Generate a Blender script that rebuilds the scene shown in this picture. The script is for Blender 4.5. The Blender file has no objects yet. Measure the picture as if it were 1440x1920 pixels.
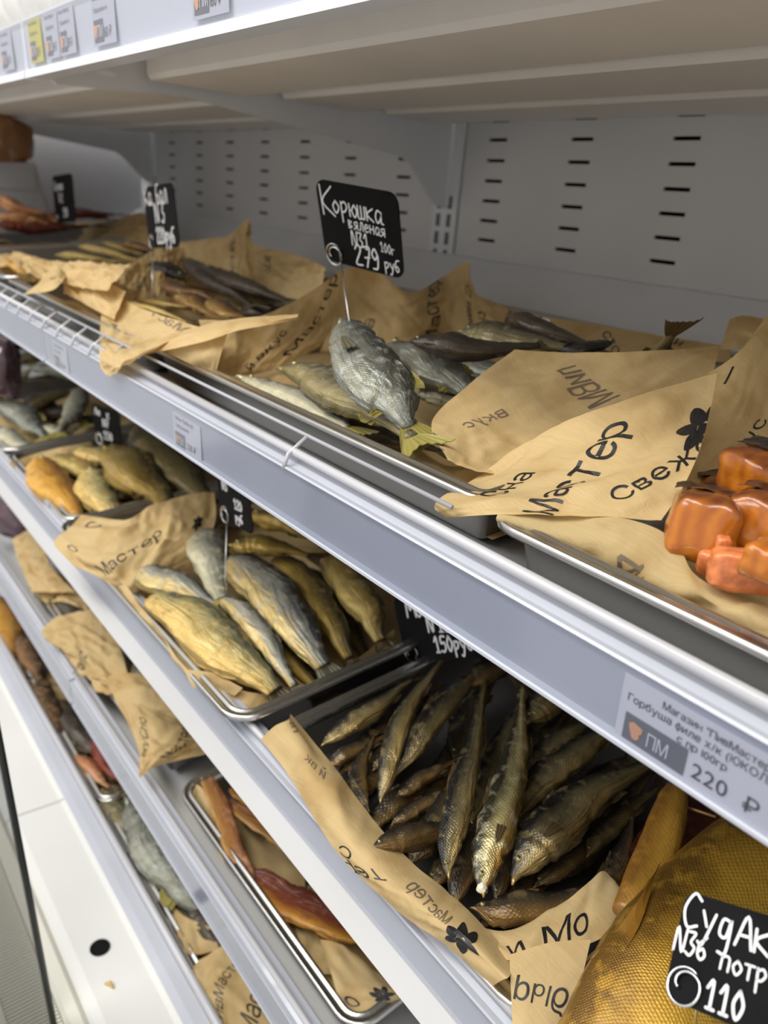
import bpy, bmesh, math, random, colorsys
from mathutils import Vector, Matrix, noise
from mathutils.geometry import interpolate_bezier

# ------------------------------------------------------------ camera, world, lights, exposure
scene = bpy.context.scene
COL = scene.collection
cam_d = bpy.data.cameras.new('camera'); cam = bpy.data.objects.new('camera', cam_d); COL.objects.link(cam)
cam_d.sensor_fit = 'VERTICAL'; cam_d.sensor_height = 36.0; cam_d.lens = 36.0 * 1471 / 1920
cam_d.clip_start = 0.01; cam_d.clip_end = 50
RX = Vector((0.60718213, 0.79057895, 0.07946570)); RD = Vector((0.33541916, -0.16436896, -0.92761891)); RF = Vector((-0.72029428, 0.58988794, -0.36497722))
m = Matrix((( RX.x, -RD.x, -RF.x), (RX.y, -RD.y, -RF.y), (RX.z, -RD.z, -RF.z))).to_4x4()
m.translation = Vector((0, -1.0, 0)); cam.matrix_world = m
scene.camera = cam
cam_d.dof.use_dof = True; cam_d.dof.focus_distance = 0.52; cam_d.dof.aperture_fstop = 6.6

world = bpy.data.worlds.new('shop'); scene.world = world; world.use_nodes = True
bg = world.node_tree.nodes['Background']; bg.inputs[0].default_value = (1.0, 0.98, 0.95, 1); bg.inputs[1].default_value = 0.60

def area(name, loc, target, sx, sy, power, color):
    d = bpy.data.lights.new(name, 'AREA'); d.shape = 'RECTANGLE'; d.size = sx; d.size_y = sy; d.energy = power; d.color = color
    o = bpy.data.objects.new(name, d); COL.objects.link(o); o.location = loc
    o.rotation_euler = (Vector(target) - Vector(loc)).to_track_quat('-Z', 'Y').to_euler(); return o
area('ceiling_lamp_row', (-0.6, -1.75, 1.75), (-0.6, -0.75, -0.3), 3.2, 0.35, 37, (1.0, 0.97, 0.90))
area('ceiling_lamp_aisle', (-1.6, -2.9, 1.5), (-0.9, -0.6, -0.5), 2.4, 0.6, 30, (0.97, 0.98, 1.0))
scene.view_settings.view_transform = 'Standard'; scene.view_settings.look = 'None'
scene.view_settings.gamma = 1; scene.view_settings.use_curve_mapping = False
scene.view_settings.exposure = 0.35

scene.cycles.max_bounces = 6; scene.cycles.diffuse_bounces = 3; scene.cycles.glossy_bounces = 3; scene.cycles.transparent_max_bounces = 6
scene.cycles.transmission_bounces = 3; scene.cycles.caustics_reflective = False; scene.cycles.caustics_refractive = False
TILT = math.radians(5.8)
LEVEL = {'1': (-.655, -.172), '2': (-.695, -.467), '3': (-.668, -.735), '4': (-.680, -.985)}
EX = Vector((1, 0, 0)); ED = Vector((0, math.cos(TILT), math.sin(TILT))); EN = Vector((0, -math.sin(TILT), math.cos(TILT)))
def LP(L, q):
    y, z = LEVEL[L]; return Vector((0, y, z)) + EX*q[0] + ED*q[1] + EN*q[2]
FLAB = {
 'T2': dict(name='dried_fish', cat='fish', group='grey dried fish in the upper tray', rest='', items=[
  'large silver-grey dried fish with yellow tail lying under the sharp price card', 'olive-brown dried fish along the tray front, its yellow tail beside the large silver fish', 'pale green silvery fish pressed against the front rim of the upper tray',
  'plump grey dried fish right behind the large silver one', 'long thin dark-grey fish lying crosswise at the back of the tray', 'grey-green fish rising toward the pale heads at the back of the tray', 'dark slender fish slanting down from the rear paper wall',
  'fish standing with its grey forked tail up above the back rim', 'dark fish behind the top edge of the big kraft sheet', 'pale-bellied fish with a yellow fin beside the fold of the big kraft sheet', 'dark fish under the yellow tail fins at the tray bottom',
  'dark fish hidden under the big kraft sheet fold', 'grey fish mostly covered by the edge of the kraft sheet']),
 'T1': dict(name='dark_dried_fish', cat='fish', group='dark dried fish', rest='', items=[
  'long dark dried fish slanting down the middle of the dark pile', 'dark dried fish behind the middle one in the dark pile', 'dark dried fish at the right front of the dark pile', 'short dark dried fish at the right end of the dark pile',
  'amber translucent dried fish piece left in the dark pile', 'amber piece of dried fish at the front centre of the dark pile', 'brown dried fish on the left of the dark pile', 'thin orange-gold dried strip lying on the folded paper edge', 'golden dried strip just behind the orange strip',
  'dark dried fish lowest at the front of the dark pile', 'dark dried fish beneath the left paper wall']),
 'T0': dict(name='small_golden_fish', cat='fish', group='small golden fish', rest='', items=[
  'small golden fish nearest to the left in the blurred golden row', 'small golden fish in the middle of the blurred golden row', 'thin golden fish on top of the right part of the golden row', 'bright orange fish at the front rim, far left of the upper shelf', 'brown small fish at the right end of the golden row', 'small golden fish lying lowest under the golden row']),
 'T9': dict(name='dried_meat_piece', cat='meat', group='dried meat in the farthest tray', rest='', items=[
  'long pink-brown slab of dried meat at the left edge of the far tray', 'dark red dried strip reaching right toward the white board', 'short dark red dried piece on top of the long dark strip', 'pink-brown dried piece below the long slab', 'dark red dried meat under the long slab at the far left']),
 'LA': dict(name='grey_fish', cat='fish', group='grey silver fish at the left of the middle shelf', rest='', items=[
  'blue-grey fish lying along the front of the left tray', 'pale upright fish nearest the small black card', 'green-grey fish across the middle of the left tray', 'pale fish slanting up at the left picture edge', 'grey fish at the back of the left tray under the rail joint',
  'green-grey fish farthest back in the left tray', 'pale fish between the blue-grey fish and the tray side', 'pale-bellied fish touching the paper corner at the left edge', 'dark fish at the bottom of the left tray']),
 'LB': dict(name='golden_flat_fish', cat='fish', group='flat golden fish', rest='', items=[
  'bright orange-gold fish at the front rim of the golden tray', 'yellow fish beside the orange-gold one, next to the lettered paper', 'yellow-green fish directly below the small black card', 'broad brown-gold fish with a silver belly', 'broad dark olive fish at the back under the rail', 'pale gold fish under the orange-gold one', 'dark gold fish half behind the lettered paper']),
 'LC': dict(name='headless_fish', cat='fish', group='smoked headless fish', rest='', items=[
  'yellow and silver headless fish at the upper left of its tray', 'short pale fish standing by the tall card wire', 'biggest silver-blue headless fish with dark back in the middle of the tray', 'broad yellow headless fish lying at the front corner of its tray',
  'narrow silver headless fish between the yellow one and the biggest one', 'brown-gold headless fish right of the biggest one', 'gold headless fish at the right side of the tray', 'brown-gold whole fish lying crosswise at the back of the tray', 'pale gold fish farthest back, under the shelf rail',
  'pale fish under the left side of the broad yellow one', 'dark gold fish beneath the middle of the pile', 'olive fish beneath the right side of the pile']),
 'LD': dict(name='smoked_smelt', cat='fish', group='brown smoked smelts', rest='brown smelt buried at the bottom of the smelt pile', items=[
  'silver-sided smelt with head down, left of centre in the smelt pile', 'bronze smelt leaning right beside the silver-sided one', 'brown smelt with its head by the steel tray side', 'slim gold-lined smelt with a silver head near the tray front', 'brightest golden smelt with a white mouth in the middle of the pile',
  'largest grey-bronze smelt with a wide gill cover, right of the golden one', 'dull bronze smelt behind the largest one', 'dull smelt second behind the largest one', 'smelt with a silvery head under the brightest golden one', 'small dark smelt head with open mouth resting on the paper roll',
  'dark brown smelt lying crosswise at the very front of the pile', 'curled brown smelt at the right front corner of the pile', 'dark smelt in the shadow next to the golden flap', 'thin brown smelt at the left above the paper roll', 'thin brown smelt between the silver-sided and slim ones', 'small brown smelt at the left side of the tray', 'grey smelt near the card wire by the tray side',
  'broad dull smelt under the shelf rail at the back', 'dark smelt below the black card at the back', 'thin brown smelt behind the head with the open mouth']),
 'LE': dict(name='golden_pike_perch', cat='fish', group='', rest='', items=['huge golden scaled fish at the lower right beside the black card', 'x', 'x']),
 'M1': dict(name='smoked_fish', cat='fish', group='fish in the paper-filled lower tray', rest='', items=[
  'orange-brown fish tip under the upper kraft paper, lower shelf', 'dark fish behind the star-shaped paper', 'grey fish right of the star-shaped paper', 'pale fish below the tray of yellow headless fish, lower shelf', 'green-grey fish at the left end of the lower shelf tray']),
 'M2': dict(name='belly_strip', cat='fish', group='smoked belly strips', rest='', items=[
  'narrow orange belly strip at the left of the strip tray', 'long curved belly strip with amber edge and red inside', 'golden belly strip behind the narrow orange one', 'red-brown belly strip at the back of the strip tray']),
 'N1': dict(name='brown_dried_fish', cat='fish', group='brown dried fish in the bottom tray', rest='', items=[
  'large amber piece at the left picture edge, bottom shelf', 'brown dried fish just right of the amber piece', 'brown dried fish in the middle of the bottom left tray', 'pale dried fish against the front of the bottom left tray', 'pinkish bony fish piece at the right end of the bottom left tray', 'dark dried fish under the middle brown one',
  'dark red dried piece behind the pinkish bony one', 'brown dried fish lowest in the bottom left tray']),
 'N2': dict(name='silvery_dark_fish', cat='fish', group='silvery fish in the bottom tray', rest='', items=[
  'large silvery-grey fish in the bottom right tray', 'grey-green fish left above the large silvery one', 'dark fish at the lower end of the bottom right tray', 'green-grey fish partly under the paper fold, bottom right tray', 'brown fish under the large silvery one']),
}
FISH=[
["T2","1","grey",0.0568,[[-0.6493,0.1157,0.05],[-0.5284,0.0607,0.04],[-0.4697,0.0461,0.022],[-0.4442,0.0418,0.012]],10,0.5,"hero"],
["T2","1","greyg",0.0429,[[-0.6713,0.0601,0.006],[-0.5852,0.0597,0.008],[-0.5074,0.0504,0.006],[-0.4367,0.0331,0.006]],15,0.6,""],
["T2","1","pale",0.0347,[[-0.7014,0.029,-0.004],[-0.6172,0.0442,-0.012],[-0.5333,0.0408,-0.014]],0,0.5,""],
["T2","1","grey",0.0613,[[-0.6426,0.1685,0.02],[-0.5724,0.16,0.02],[-0.5209,0.1522,0.01],[-0.4755,0.1432,0.0]],0,0.5,""],
["T2","1","dark",0.0252,[[-0.5513,0.1258,0.045],[-0.5114,0.1615,0.04],[-0.4979,0.2384,0.035]],20,0.8,""],
["T2","1","greyg",0.033,[[-0.5953,0.2289,0.035],[-0.5324,0.2381,0.035],[-0.4771,0.2756,0.03]],30,0.6,""],
["T2","1","dark",0.0258,[[-0.5664,0.2677,0.05],[-0.5199,0.2612,0.045],[-0.4678,0.2877,0.03]],0,0.7,""],
["T2","1","greyg",0.0336,[[-0.4116,0.2797,0.0],[-0.3979,0.2796,0.03],[-0.3788,0.2657,0.062]],0,0.5,"tailup"],
["T2","1","dark",0.0209,[[-0.4662,0.3088,0.035],[-0.4802,0.2715,0.03],[-0.5259,0.263,0.02]],0,0.6,""],
["T2","1","pale",0.0328,[[-0.5478,0.1302,-0.005],[-0.5231,0.1483,-0.005],[-0.4757,0.1441,-0.01]],0,0.5,""],
["T2","1","dark",0.0264,[[-0.586,0.0712,-0.024],[-0.514,0.0785,-0.024],[-0.4582,0.0855,-0.024]],0,0.5,""],
["T2","1","dark",0.0365,[[-0.6466,0.243,-0.024],[-0.5507,0.2317,-0.024],[-0.4502,0.222,-0.024]],0,0.5,""],
["T2","1","grey",0.0386,[[-0.6784,0.27,-0.01],[-0.5698,0.2571,-0.01],[-0.5166,0.2886,-0.015]],0,0.5,""],
["T1","1","dark",0.0416,[[-1.4872,0.3198,0.01],[-1.2067,0.2489,0.01],[-1.0309,0.2201,0.0]],0,0.55,""],
["T1","1","dark",0.0348,[[-1.2879,0.275,0.02],[-1.0969,0.2396,0.02],[-0.9672,0.2447,0.01]],0,0.55,""],
["T1","1","dark",0.0318,[[-1.1663,0.2747,0.0],[-1.0502,0.2664,0.0],[-0.9169,0.2388,0.0]],0,0.55,""],
["T1","1","dark",0.0339,[[-1.2779,0.3655,-0.0],[-1.1714,0.3567,-0.0],[-1.0792,0.3456,0.0]],0,0.55,""],
["T1","1","amber",0.0392,[[-1.1288,0.1538,0.005],[-1.0701,0.1555,0.0],[-0.9964,0.1592,-0.01]],0,0.55,""],
["T1","1","amber",0.0333,[[-1.0331,0.1593,0.01],[-0.9492,0.141,0.01],[-0.9138,0.1561,0.0]],0,0.55,""],
["T1","1","brown",0.0339,[[-1.2964,0.1949,0.0],[-1.1998,0.1894,-0.0],[-1.1037,0.1971,-0.0]],0,0.55,""],
["T1","1","gold",0.0124,[[-1.0763,0.0567,0.015],[-0.9981,0.0637,0.015],[-0.9204,0.0719,0.01]],0,0.55,""],
["T1","1","gold",0.0173,[[-1.1767,0.1025,0.0],[-1.1108,0.1165,0.0],[-1.0679,0.1382,0.0]],0,0.55,""],
["T1","1","dark",0.0352,[[-1.0871,0.222,-0.02],[-1.0396,0.2498,-0.02],[-0.9771,0.2666,-0.02]],0,0.55,""],
["T1","1","dark",0.0394,[[-1.324,0.2551,0.0],[-1.4071,0.2428,0.01],[-1.5702,0.2785,0.01]],0,0.55,""],
["T0","1","gold",0.0321,[[-1.777,0.1747,-0.0],[-1.7076,0.2073,0.0],[-1.6643,0.2568,-0.01]],0,0.55,""],
["T0","1","gold",0.0312,[[-1.9052,0.2608,0.0],[-1.7885,0.2804,0.0],[-1.6533,0.2977,-0.01]],0,0.55,""],
["T0","1","gold",0.0265,[[-1.8999,0.3147,0.005],[-1.8118,0.3309,0.0],[-1.6771,0.3364,-0.01]],0,0.55,""],
["T0","1","orange",0.0288,[[-1.7543,0.0658,0.0],[-1.6023,0.0545,0.0],[-1.4683,0.0448,-0.005]],0,0.55,""],
["T0","1","brown",0.0258,[[-1.8031,0.311,0.01],[-1.7348,0.3327,0.01],[-1.6725,0.3536,0.0]],0,0.55,""],
["T0","1","gold",0.0266,[[-1.8304,0.1329,-0.015],[-1.7125,0.1527,-0.015],[-1.5841,0.1741,-0.015]],0,0.55,""],
["T9","1","meat",0.0567,[[-2.12,0.1311,0.0964],[-2.1,0.204,0.0712],[-2.08,0.2708,0.0418]],0,0.55,""],
["T9","1","redmeat",0.0465,[[-2.2,0.2773,0.0464],[-2.2,0.3508,0.0469],[-2.22,0.4621,0.0406]],0,0.55,""],
["T9","1","redmeat",0.0445,[[-2.24,0.338,0.0581],[-2.25,0.4014,0.0443],[-2.25,0.4565,0.0283]],0,0.55,""],
["T9","1","meat",0.0415,[[-2.05,0.1254,0.0625],[-2.05,0.1817,0.054],[-2.04,0.2364,0.0402]],0,0.55,""],
["T9","1","redmeat",0.0606,[[-2.2,0.1548,0.0337],[-2.2,0.2664,0.0216],[-2.2,0.387,0.015]],0,0.55,""],
["LA","2","grey",0.0601,[[-1.7777,0.0779,-0.0],[-1.6363,0.084,0.0],[-1.5102,0.0884,-0.005]],0,0.55,""],
["LA","2","pale",0.0468,[[-1.7609,0.2437,0.01],[-1.6111,0.1773,0.005],[-1.5109,0.1142,-0.0]],0,0.55,""],
["LA","2","greyg",0.0515,[[-1.7105,0.1036,0.0],[-1.7414,0.1621,0.005],[-1.7723,0.2163,0.0]],0,0.55,""],
["LA","2","pale",0.0454,[[-1.7723,0.0626,0.01],[-1.8624,0.1181,0.015],[-1.9579,0.1908,0.02]],0,0.55,""],
["LA","2","grey",0.0471,[[-1.9579,0.1908,0.02],[-1.8945,0.2334,0.02],[-1.7717,0.2651,0.01]],0,0.55,""],
["LA","2","greyg",0.0499,[[-1.9965,0.1407,0.02],[-2.0658,0.2202,0.02],[-2.0535,0.2813,0.02]],0,0.55,""],
["LA","2","pale",0.0425,[[-1.6067,0.0895,-0.01],[-1.5414,0.1217,-0.01],[-1.5484,0.1653,-0.01]],0,0.55,""],
["LA","2","pale",0.045,[[-1.6256,0.0166,-0.0],[-1.5346,0.0322,-0.005],[-1.4449,0.0547,-0.01]],0,0.55,""],
["LA","2","dark",0.0591,[[-1.7891,0.1374,-0.02],[-1.7212,0.163,-0.02],[-1.6422,0.2054,-0.02]],0,0.55,""],
["LB","2","orange",0.0634,[[-1.3825,0.0409,0.0],[-1.2358,0.027,0.0],[-1.1063,0.0183,-0.005]],0,0.55,""],
["LB","2","yellow",0.0617,[[-1.2704,0.0856,0.002],[-1.1627,0.0703,0.0],[-1.052,0.0617,-0.01]],0,0.55,""],
["LB","2","yellow",0.0588,[[-1.3836,0.1133,0.0],[-1.3287,0.128,-0.0],[-1.2759,0.1465,0.0]],0,0.55,""],
["LB","2","golddark",0.0869,[[-1.3232,0.148,0.02],[-1.1633,0.1336,0.02],[-1.0407,0.1322,0.0]],0,0.55,""],
["LB","2","olive",0.0924,[[-1.3736,0.2232,0.02],[-1.1849,0.2016,0.02],[-1.0284,0.1957,0.0]],0,0.55,""],
["LB","2","gold",0.0518,[[-1.4133,0.0736,-0.01],[-1.3192,0.0907,-0.01],[-1.2439,0.1104,-0.01]],0,0.55,""],
["LB","2","golddark",0.0564,[[-1.1733,0.2024,-0.01],[-1.0762,0.1861,-0.01],[-0.9854,0.178,-0.01]],0,0.55,""],
["LC","2","silver",0.0511,[[-0.8654,0.0206,0.012],[-0.8165,0.0468,0.01],[-0.757,0.07,0.0]],0,0.5,"cut"],
["LC","2","pale",0.0545,[[-0.9075,0.1229,0.02],[-0.836,0.1037,0.02],[-0.7411,0.0704,0.015]],0,0.5,"cut"],
["LC","2","silver",0.0601,[[-0.8142,0.1204,0.02],[-0.7249,0.1221,0.022],[-0.6271,0.1058,0.02],[-0.5687,0.0981,0.008]],0,0.5,"cut"],
["LC","2","yellow",0.0643,[[-0.7928,0.0163,0.01],[-0.6929,0.0237,0.015],[-0.6197,0.0301,0.012],[-0.5716,0.0423,0.0]],0,0.5,"cut"],
["LC","2","silver",0.0297,[[-0.7345,0.0708,0.018],[-0.6756,0.0735,0.018],[-0.6177,0.0668,0.014],[-0.5646,0.0612,0.004]],0,0.6,"cut"],
["LC","2","golddark",0.0448,[[-0.7944,0.1765,0.01],[-0.7035,0.1677,0.012],[-0.6321,0.1506,0.01],[-0.5727,0.1343,0.0]],0,0.6,"cut"],
["LC","2","gold",0.0473,[[-0.7761,0.2305,0.012],[-0.6919,0.2144,0.012],[-0.6225,0.1958,0.008],[-0.5797,0.1825,0.0]],0,0.6,"cut"],
["LC","2","golddark",0.036,[[-0.8169,0.1259,0.04],[-0.7877,0.1592,0.04],[-0.7433,0.1903,0.035]],0,0.6,""],
["LC","2","golddark",0.0398,[[-0.8799,0.1868,0.04],[-0.8316,0.2085,0.04],[-0.7701,0.2275,0.035]],0,0.6,""],
["LC","2","pale",0.038,[[-0.8347,0.0259,-0.01],[-0.7735,0.0219,-0.012],[-0.7085,0.0247,-0.015]],0,0.5,""],
["LC","2","golddark",0.0482,[[-0.7832,0.0992,-0.02],[-0.6759,0.1051,-0.02],[-0.5775,0.0991,-0.025]],0,0.5,""],
["LC","2","olive",0.0445,[[-0.8127,0.2186,-0.02],[-0.7064,0.1994,-0.02],[-0.5929,0.1736,-0.025]],0,0.5,""],
["LD","2","smelt",0.0225,[[-0.3938,0.0397,0.0],[-0.4294,0.0804,0.01],[-0.4698,0.138,0.01],[-0.5121,0.2133,0.0]],-20,0.7,"face"],
["LD","2","smelt",0.024,[[-0.4104,0.0686,0.0],[-0.4306,0.1217,0.012],[-0.4504,0.1725,0.012],[-0.4827,0.2439,0.0]],20,0.7,"face"],
["LD","2","smelt",0.0223,[[-0.4893,0.0451,-0.01],[-0.4921,0.0807,-0.005],[-0.4988,0.1244,-0.005],[-0.5145,0.1714,-0.01]],0,0.7,"face"],
["LD","2","smelt",0.0237,[[-0.301,0.032,0.005],[-0.3339,0.0706,0.012],[-0.3845,0.1354,0.012],[-0.461,0.2267,0.0]],0,0.7,"face"],
["LD","2","smeltg",0.0309,[[-0.2715,0.0398,0.012],[-0.2993,0.0802,0.018],[-0.3445,0.1441,0.018],[-0.4218,0.2385,0.005]],0,0.7,"face"],
["LD","2","smelt",0.0402,[[-0.2667,0.0651,0.008],[-0.2761,0.115,0.015],[-0.2811,0.1719,0.015],[-0.2777,0.26,0.005]],0,0.6,"face"],
["LD","2","smelt",0.0306,[[-0.3118,0.1184,0.0],[-0.3259,0.1721,0.004],[-0.3279,0.2241,0.004],[-0.3267,0.2933,0.0]],0,0.6,""],
["LD","2","smelt",0.0288,[[-0.3447,0.1632,-0.005],[-0.3518,0.2095,-0.005],[-0.3604,0.2819,-0.01]],0,0.6,""],
["LD","2","smelt",0.0298,[[-0.3395,0.0917,-0.012],[-0.365,0.138,-0.012],[-0.3943,0.191,-0.012],[-0.4322,0.2531,-0.015]],0,0.6,"face"],
["LD","2","smeltb",0.0218,[[-0.3487,-0.0005,0.012],[-0.3453,0.028,0.006],[-0.3424,0.0589,-0.005],[-0.3361,0.0884,-0.01]],0,0.8,"face"],
["LD","2","smeltb",0.0259,[[-0.2719,0.032,0.0],[-0.2526,0.0511,0.002],[-0.237,0.0786,0.002],[-0.2294,0.117,0.0]],0,0.7,"face"],
["LD","2","smeltb",0.0164,[[-0.2301,0.0939,0.0],[-0.2267,0.1255,0.002],[-0.2378,0.1592,0.002],[-0.255,0.1927,-0.0]],0,0.7,""],
["LD","2","smelt",0.0188,[[-0.2582,0.1416,-0.01],[-0.2659,0.1847,-0.01],[-0.266,0.2432,-0.01]],0,0.7,""],
["LD","2","smeltb",0.0161,[[-0.3999,0.0318,-0.012],[-0.4406,0.05,-0.012],[-0.474,0.0926,-0.015]],0,0.7,"face"],
["LD","2","smeltb",0.0148,[[-0.3958,0.0601,-0.008],[-0.3977,0.0884,-0.008],[-0.3991,0.1339,-0.01]],0,0.7,"face"],
["LD","2","smeltb",0.018,[[-0.4738,0.0316,-0.02],[-0.4731,0.0669,-0.02],[-0.4721,0.117,-0.02]],0,0.7,"face"],
["LD","2","smelt",0.0213,[[-0.5365,0.0854,-0.02],[-0.5375,0.1261,-0.02],[-0.5465,0.1902,-0.02]],0,0.7,""],
["LD","2","smelt",0.0319,[[-0.3884,0.2126,0.0],[-0.3977,0.2529,0.0],[-0.401,0.3051,-0.0]],0,0.6,""],
["LD","2","smeltb",0.0275,[[-0.4614,0.1974,0.0],[-0.4708,0.244,-0.0],[-0.4705,0.2918,0.0]],0,0.7,""],
["LD","2","smeltb",0.0153,[[-0.3785,0.0408,-0.015],[-0.3793,0.0732,-0.015],[-0.3736,0.111,-0.015]],0,0.7,""],
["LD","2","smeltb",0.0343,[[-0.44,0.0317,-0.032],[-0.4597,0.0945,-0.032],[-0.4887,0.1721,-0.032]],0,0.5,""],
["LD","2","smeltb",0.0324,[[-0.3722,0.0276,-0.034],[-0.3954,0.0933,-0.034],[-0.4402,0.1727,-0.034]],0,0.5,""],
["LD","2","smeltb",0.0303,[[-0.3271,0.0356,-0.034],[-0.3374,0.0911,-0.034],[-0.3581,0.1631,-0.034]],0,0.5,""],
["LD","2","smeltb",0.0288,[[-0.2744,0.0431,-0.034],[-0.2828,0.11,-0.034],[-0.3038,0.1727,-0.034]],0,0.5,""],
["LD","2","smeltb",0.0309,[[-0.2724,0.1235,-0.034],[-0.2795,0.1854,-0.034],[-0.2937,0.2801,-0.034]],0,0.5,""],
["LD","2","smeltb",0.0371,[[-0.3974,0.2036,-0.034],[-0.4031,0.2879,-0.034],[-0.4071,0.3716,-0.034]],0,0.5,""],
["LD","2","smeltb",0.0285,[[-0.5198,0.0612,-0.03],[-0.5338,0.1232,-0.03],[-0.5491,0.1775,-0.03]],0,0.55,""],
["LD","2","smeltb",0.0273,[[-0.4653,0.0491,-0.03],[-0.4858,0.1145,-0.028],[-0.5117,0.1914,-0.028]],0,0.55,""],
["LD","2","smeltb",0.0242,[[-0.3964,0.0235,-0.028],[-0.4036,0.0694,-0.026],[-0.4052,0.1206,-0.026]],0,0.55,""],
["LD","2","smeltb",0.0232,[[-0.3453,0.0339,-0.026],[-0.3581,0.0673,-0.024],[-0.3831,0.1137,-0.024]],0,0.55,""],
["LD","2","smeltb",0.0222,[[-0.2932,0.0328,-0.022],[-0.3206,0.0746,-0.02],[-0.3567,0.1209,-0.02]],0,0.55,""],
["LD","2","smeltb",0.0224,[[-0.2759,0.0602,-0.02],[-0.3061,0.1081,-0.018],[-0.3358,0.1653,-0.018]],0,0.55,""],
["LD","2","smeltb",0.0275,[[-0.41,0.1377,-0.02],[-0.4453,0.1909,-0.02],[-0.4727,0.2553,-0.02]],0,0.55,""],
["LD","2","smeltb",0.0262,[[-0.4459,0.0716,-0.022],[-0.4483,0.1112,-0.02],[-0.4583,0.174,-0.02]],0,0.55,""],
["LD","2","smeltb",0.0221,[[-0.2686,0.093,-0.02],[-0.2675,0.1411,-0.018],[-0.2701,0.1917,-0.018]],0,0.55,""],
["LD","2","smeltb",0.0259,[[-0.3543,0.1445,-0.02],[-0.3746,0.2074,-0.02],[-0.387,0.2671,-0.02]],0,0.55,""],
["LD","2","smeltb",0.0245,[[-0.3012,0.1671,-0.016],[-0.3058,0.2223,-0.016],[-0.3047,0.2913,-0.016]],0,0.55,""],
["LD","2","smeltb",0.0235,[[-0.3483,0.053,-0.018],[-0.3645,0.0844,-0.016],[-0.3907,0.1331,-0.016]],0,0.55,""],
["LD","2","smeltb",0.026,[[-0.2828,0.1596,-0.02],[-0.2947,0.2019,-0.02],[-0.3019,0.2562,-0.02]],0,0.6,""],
["M1","3","orange",0.0342,[[-1.4795,0.0379,0.0],[-1.4074,0.0468,0.0],[-1.3208,0.049,0.0]],0,0.55,""],
["M1","3","dark",0.0368,[[-1.3934,0.0326,0.0],[-1.2992,0.0324,0.0],[-1.2076,0.0396,0.0]],0,0.55,""],
["M1","3","grey",0.0431,[[-1.1936,0.0579,0.0],[-1.1038,0.0478,0.0],[-1.0143,0.0388,-0.005]],0,0.55,""],
["M1","3","pale",0.0335,[[-1.1076,0.0673,0.0],[-1.0103,0.0551,-0.0],[-0.9089,0.0449,-0.01]],0,0.55,""],
["M1","3","greyg",0.0458,[[-1.5528,0.0257,-0.01],[-1.424,0.0201,-0.01],[-1.2862,0.0172,-0.01]],0,0.55,""],
["M2","3","belly",0.0253,[[-0.7906,0.0403,0.0],[-0.7159,0.0302,0.0],[-0.653,0.0162,0.0],[-0.6031,0.0137,-0.005]],0,0.35,"strip"],
["M2","3","bellyr",0.044,[[-0.6138,0.0158,-0.008],[-0.5543,0.0308,-0.005],[-0.5056,0.0558,-0.005],[-0.4527,0.0891,-0.01]],0,0.35,"strip"],
["M2","3","belly",0.0246,[[-0.7349,0.0431,-0.005],[-0.666,0.0599,0.0],[-0.5995,0.0732,0.0],[-0.5145,0.0763,0.0]],0,0.35,"strip"],
["M2","3","bellyr",0.0396,[[-0.7524,0.0672,-0.01],[-0.6815,0.0912,-0.01],[-0.5773,0.1038,-0.01]],0,0.35,"strip"],
["N1","4","orange",0.0884,[[-1.9186,0.0241,-0.0],[-1.7478,0.0135,0.0],[-1.592,-0.0193,0.0]],0,0.55,""],
["N1","4","brown",0.0523,[[-1.7061,0.032,-0.0],[-1.6047,0.028,0.0],[-1.5021,0.0218,-0.0]],0,0.55,""],
["N1","4","brown",0.052,[[-1.5029,0.0059,0.0],[-1.3947,0.0069,0.0],[-1.2698,0.0036,-0.005]],0,0.55,""],
["N1","4","pale",0.0416,[[-1.4641,0.0199,-0.01],[-1.3307,0.0065,-0.01],[-1.2045,0.0063,-0.01]],0,0.55,""],
["N1","4","meat",0.0279,[[-1.233,0.0075,-0.0],[-1.1811,0.0193,-0.0],[-1.1214,0.0311,-0.005]],0,0.55,""],
["N1","4","dark",0.0578,[[-1.4363,0.0277,-0.01],[-1.3057,0.0392,-0.01],[-1.1885,0.0495,-0.01]],0,0.55,""],
["N1","4","redmeat",0.0367,[[-1.2508,0.0429,-0.0],[-1.174,0.0508,0.0],[-1.0928,0.0497,0.0]],0,0.55,""],
["N1","4","brown",0.0627,[[-1.6538,-0.0013,-0.015],[-1.5065,0.0041,-0.015],[-1.3691,0.0173,-0.015]],0,0.55,""],
["N2","4","grey",0.0862,[[-1.0634,0.0479,-0.0],[-0.9471,0.0432,0.005],[-0.8554,0.0474,0.005],[-0.7755,0.0601,-0.005]],0,0.55,""],
["N2","4","greyg",0.0501,[[-1.1264,0.0227,-0.01],[-1.0361,0.0222,-0.01],[-0.9586,0.023,-0.015]],0,0.55,""],
["N2","4","dark",0.0393,[[-0.8176,0.0425,-0.0],[-0.7561,0.051,0.0],[-0.7052,0.0492,-0.01]],0,0.55,""],
["N2","4","greyg",0.0351,[[-0.8565,0.0114,-0.015],[-0.8118,0.0255,-0.015],[-0.7565,0.0413,-0.015]],0,0.55,""],
["N2","4","brown",0.0394,[[-0.9163,0.0184,-0.02],[-0.8422,0.0215,-0.02],[-0.7788,0.0182,-0.02]],0,0.55,""],
["LE","2","sudak",0.0856,[[-0.1221,-0.0095,0.035],[-0.1319,0.0371,0.045],[-0.1416,0.0856,0.05],[-0.1511,0.1688,0.045],[-0.1569,0.3093,0.03]],0,0.75,"log"],
["LE","2","sudakf",0.0284,[[-0.1834,0.089,0.035],[-0.1952,0.1216,0.04],[-0.2107,0.1624,0.04],[-0.2358,0.2175,0.03]],0,0.6,"log"],
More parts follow.
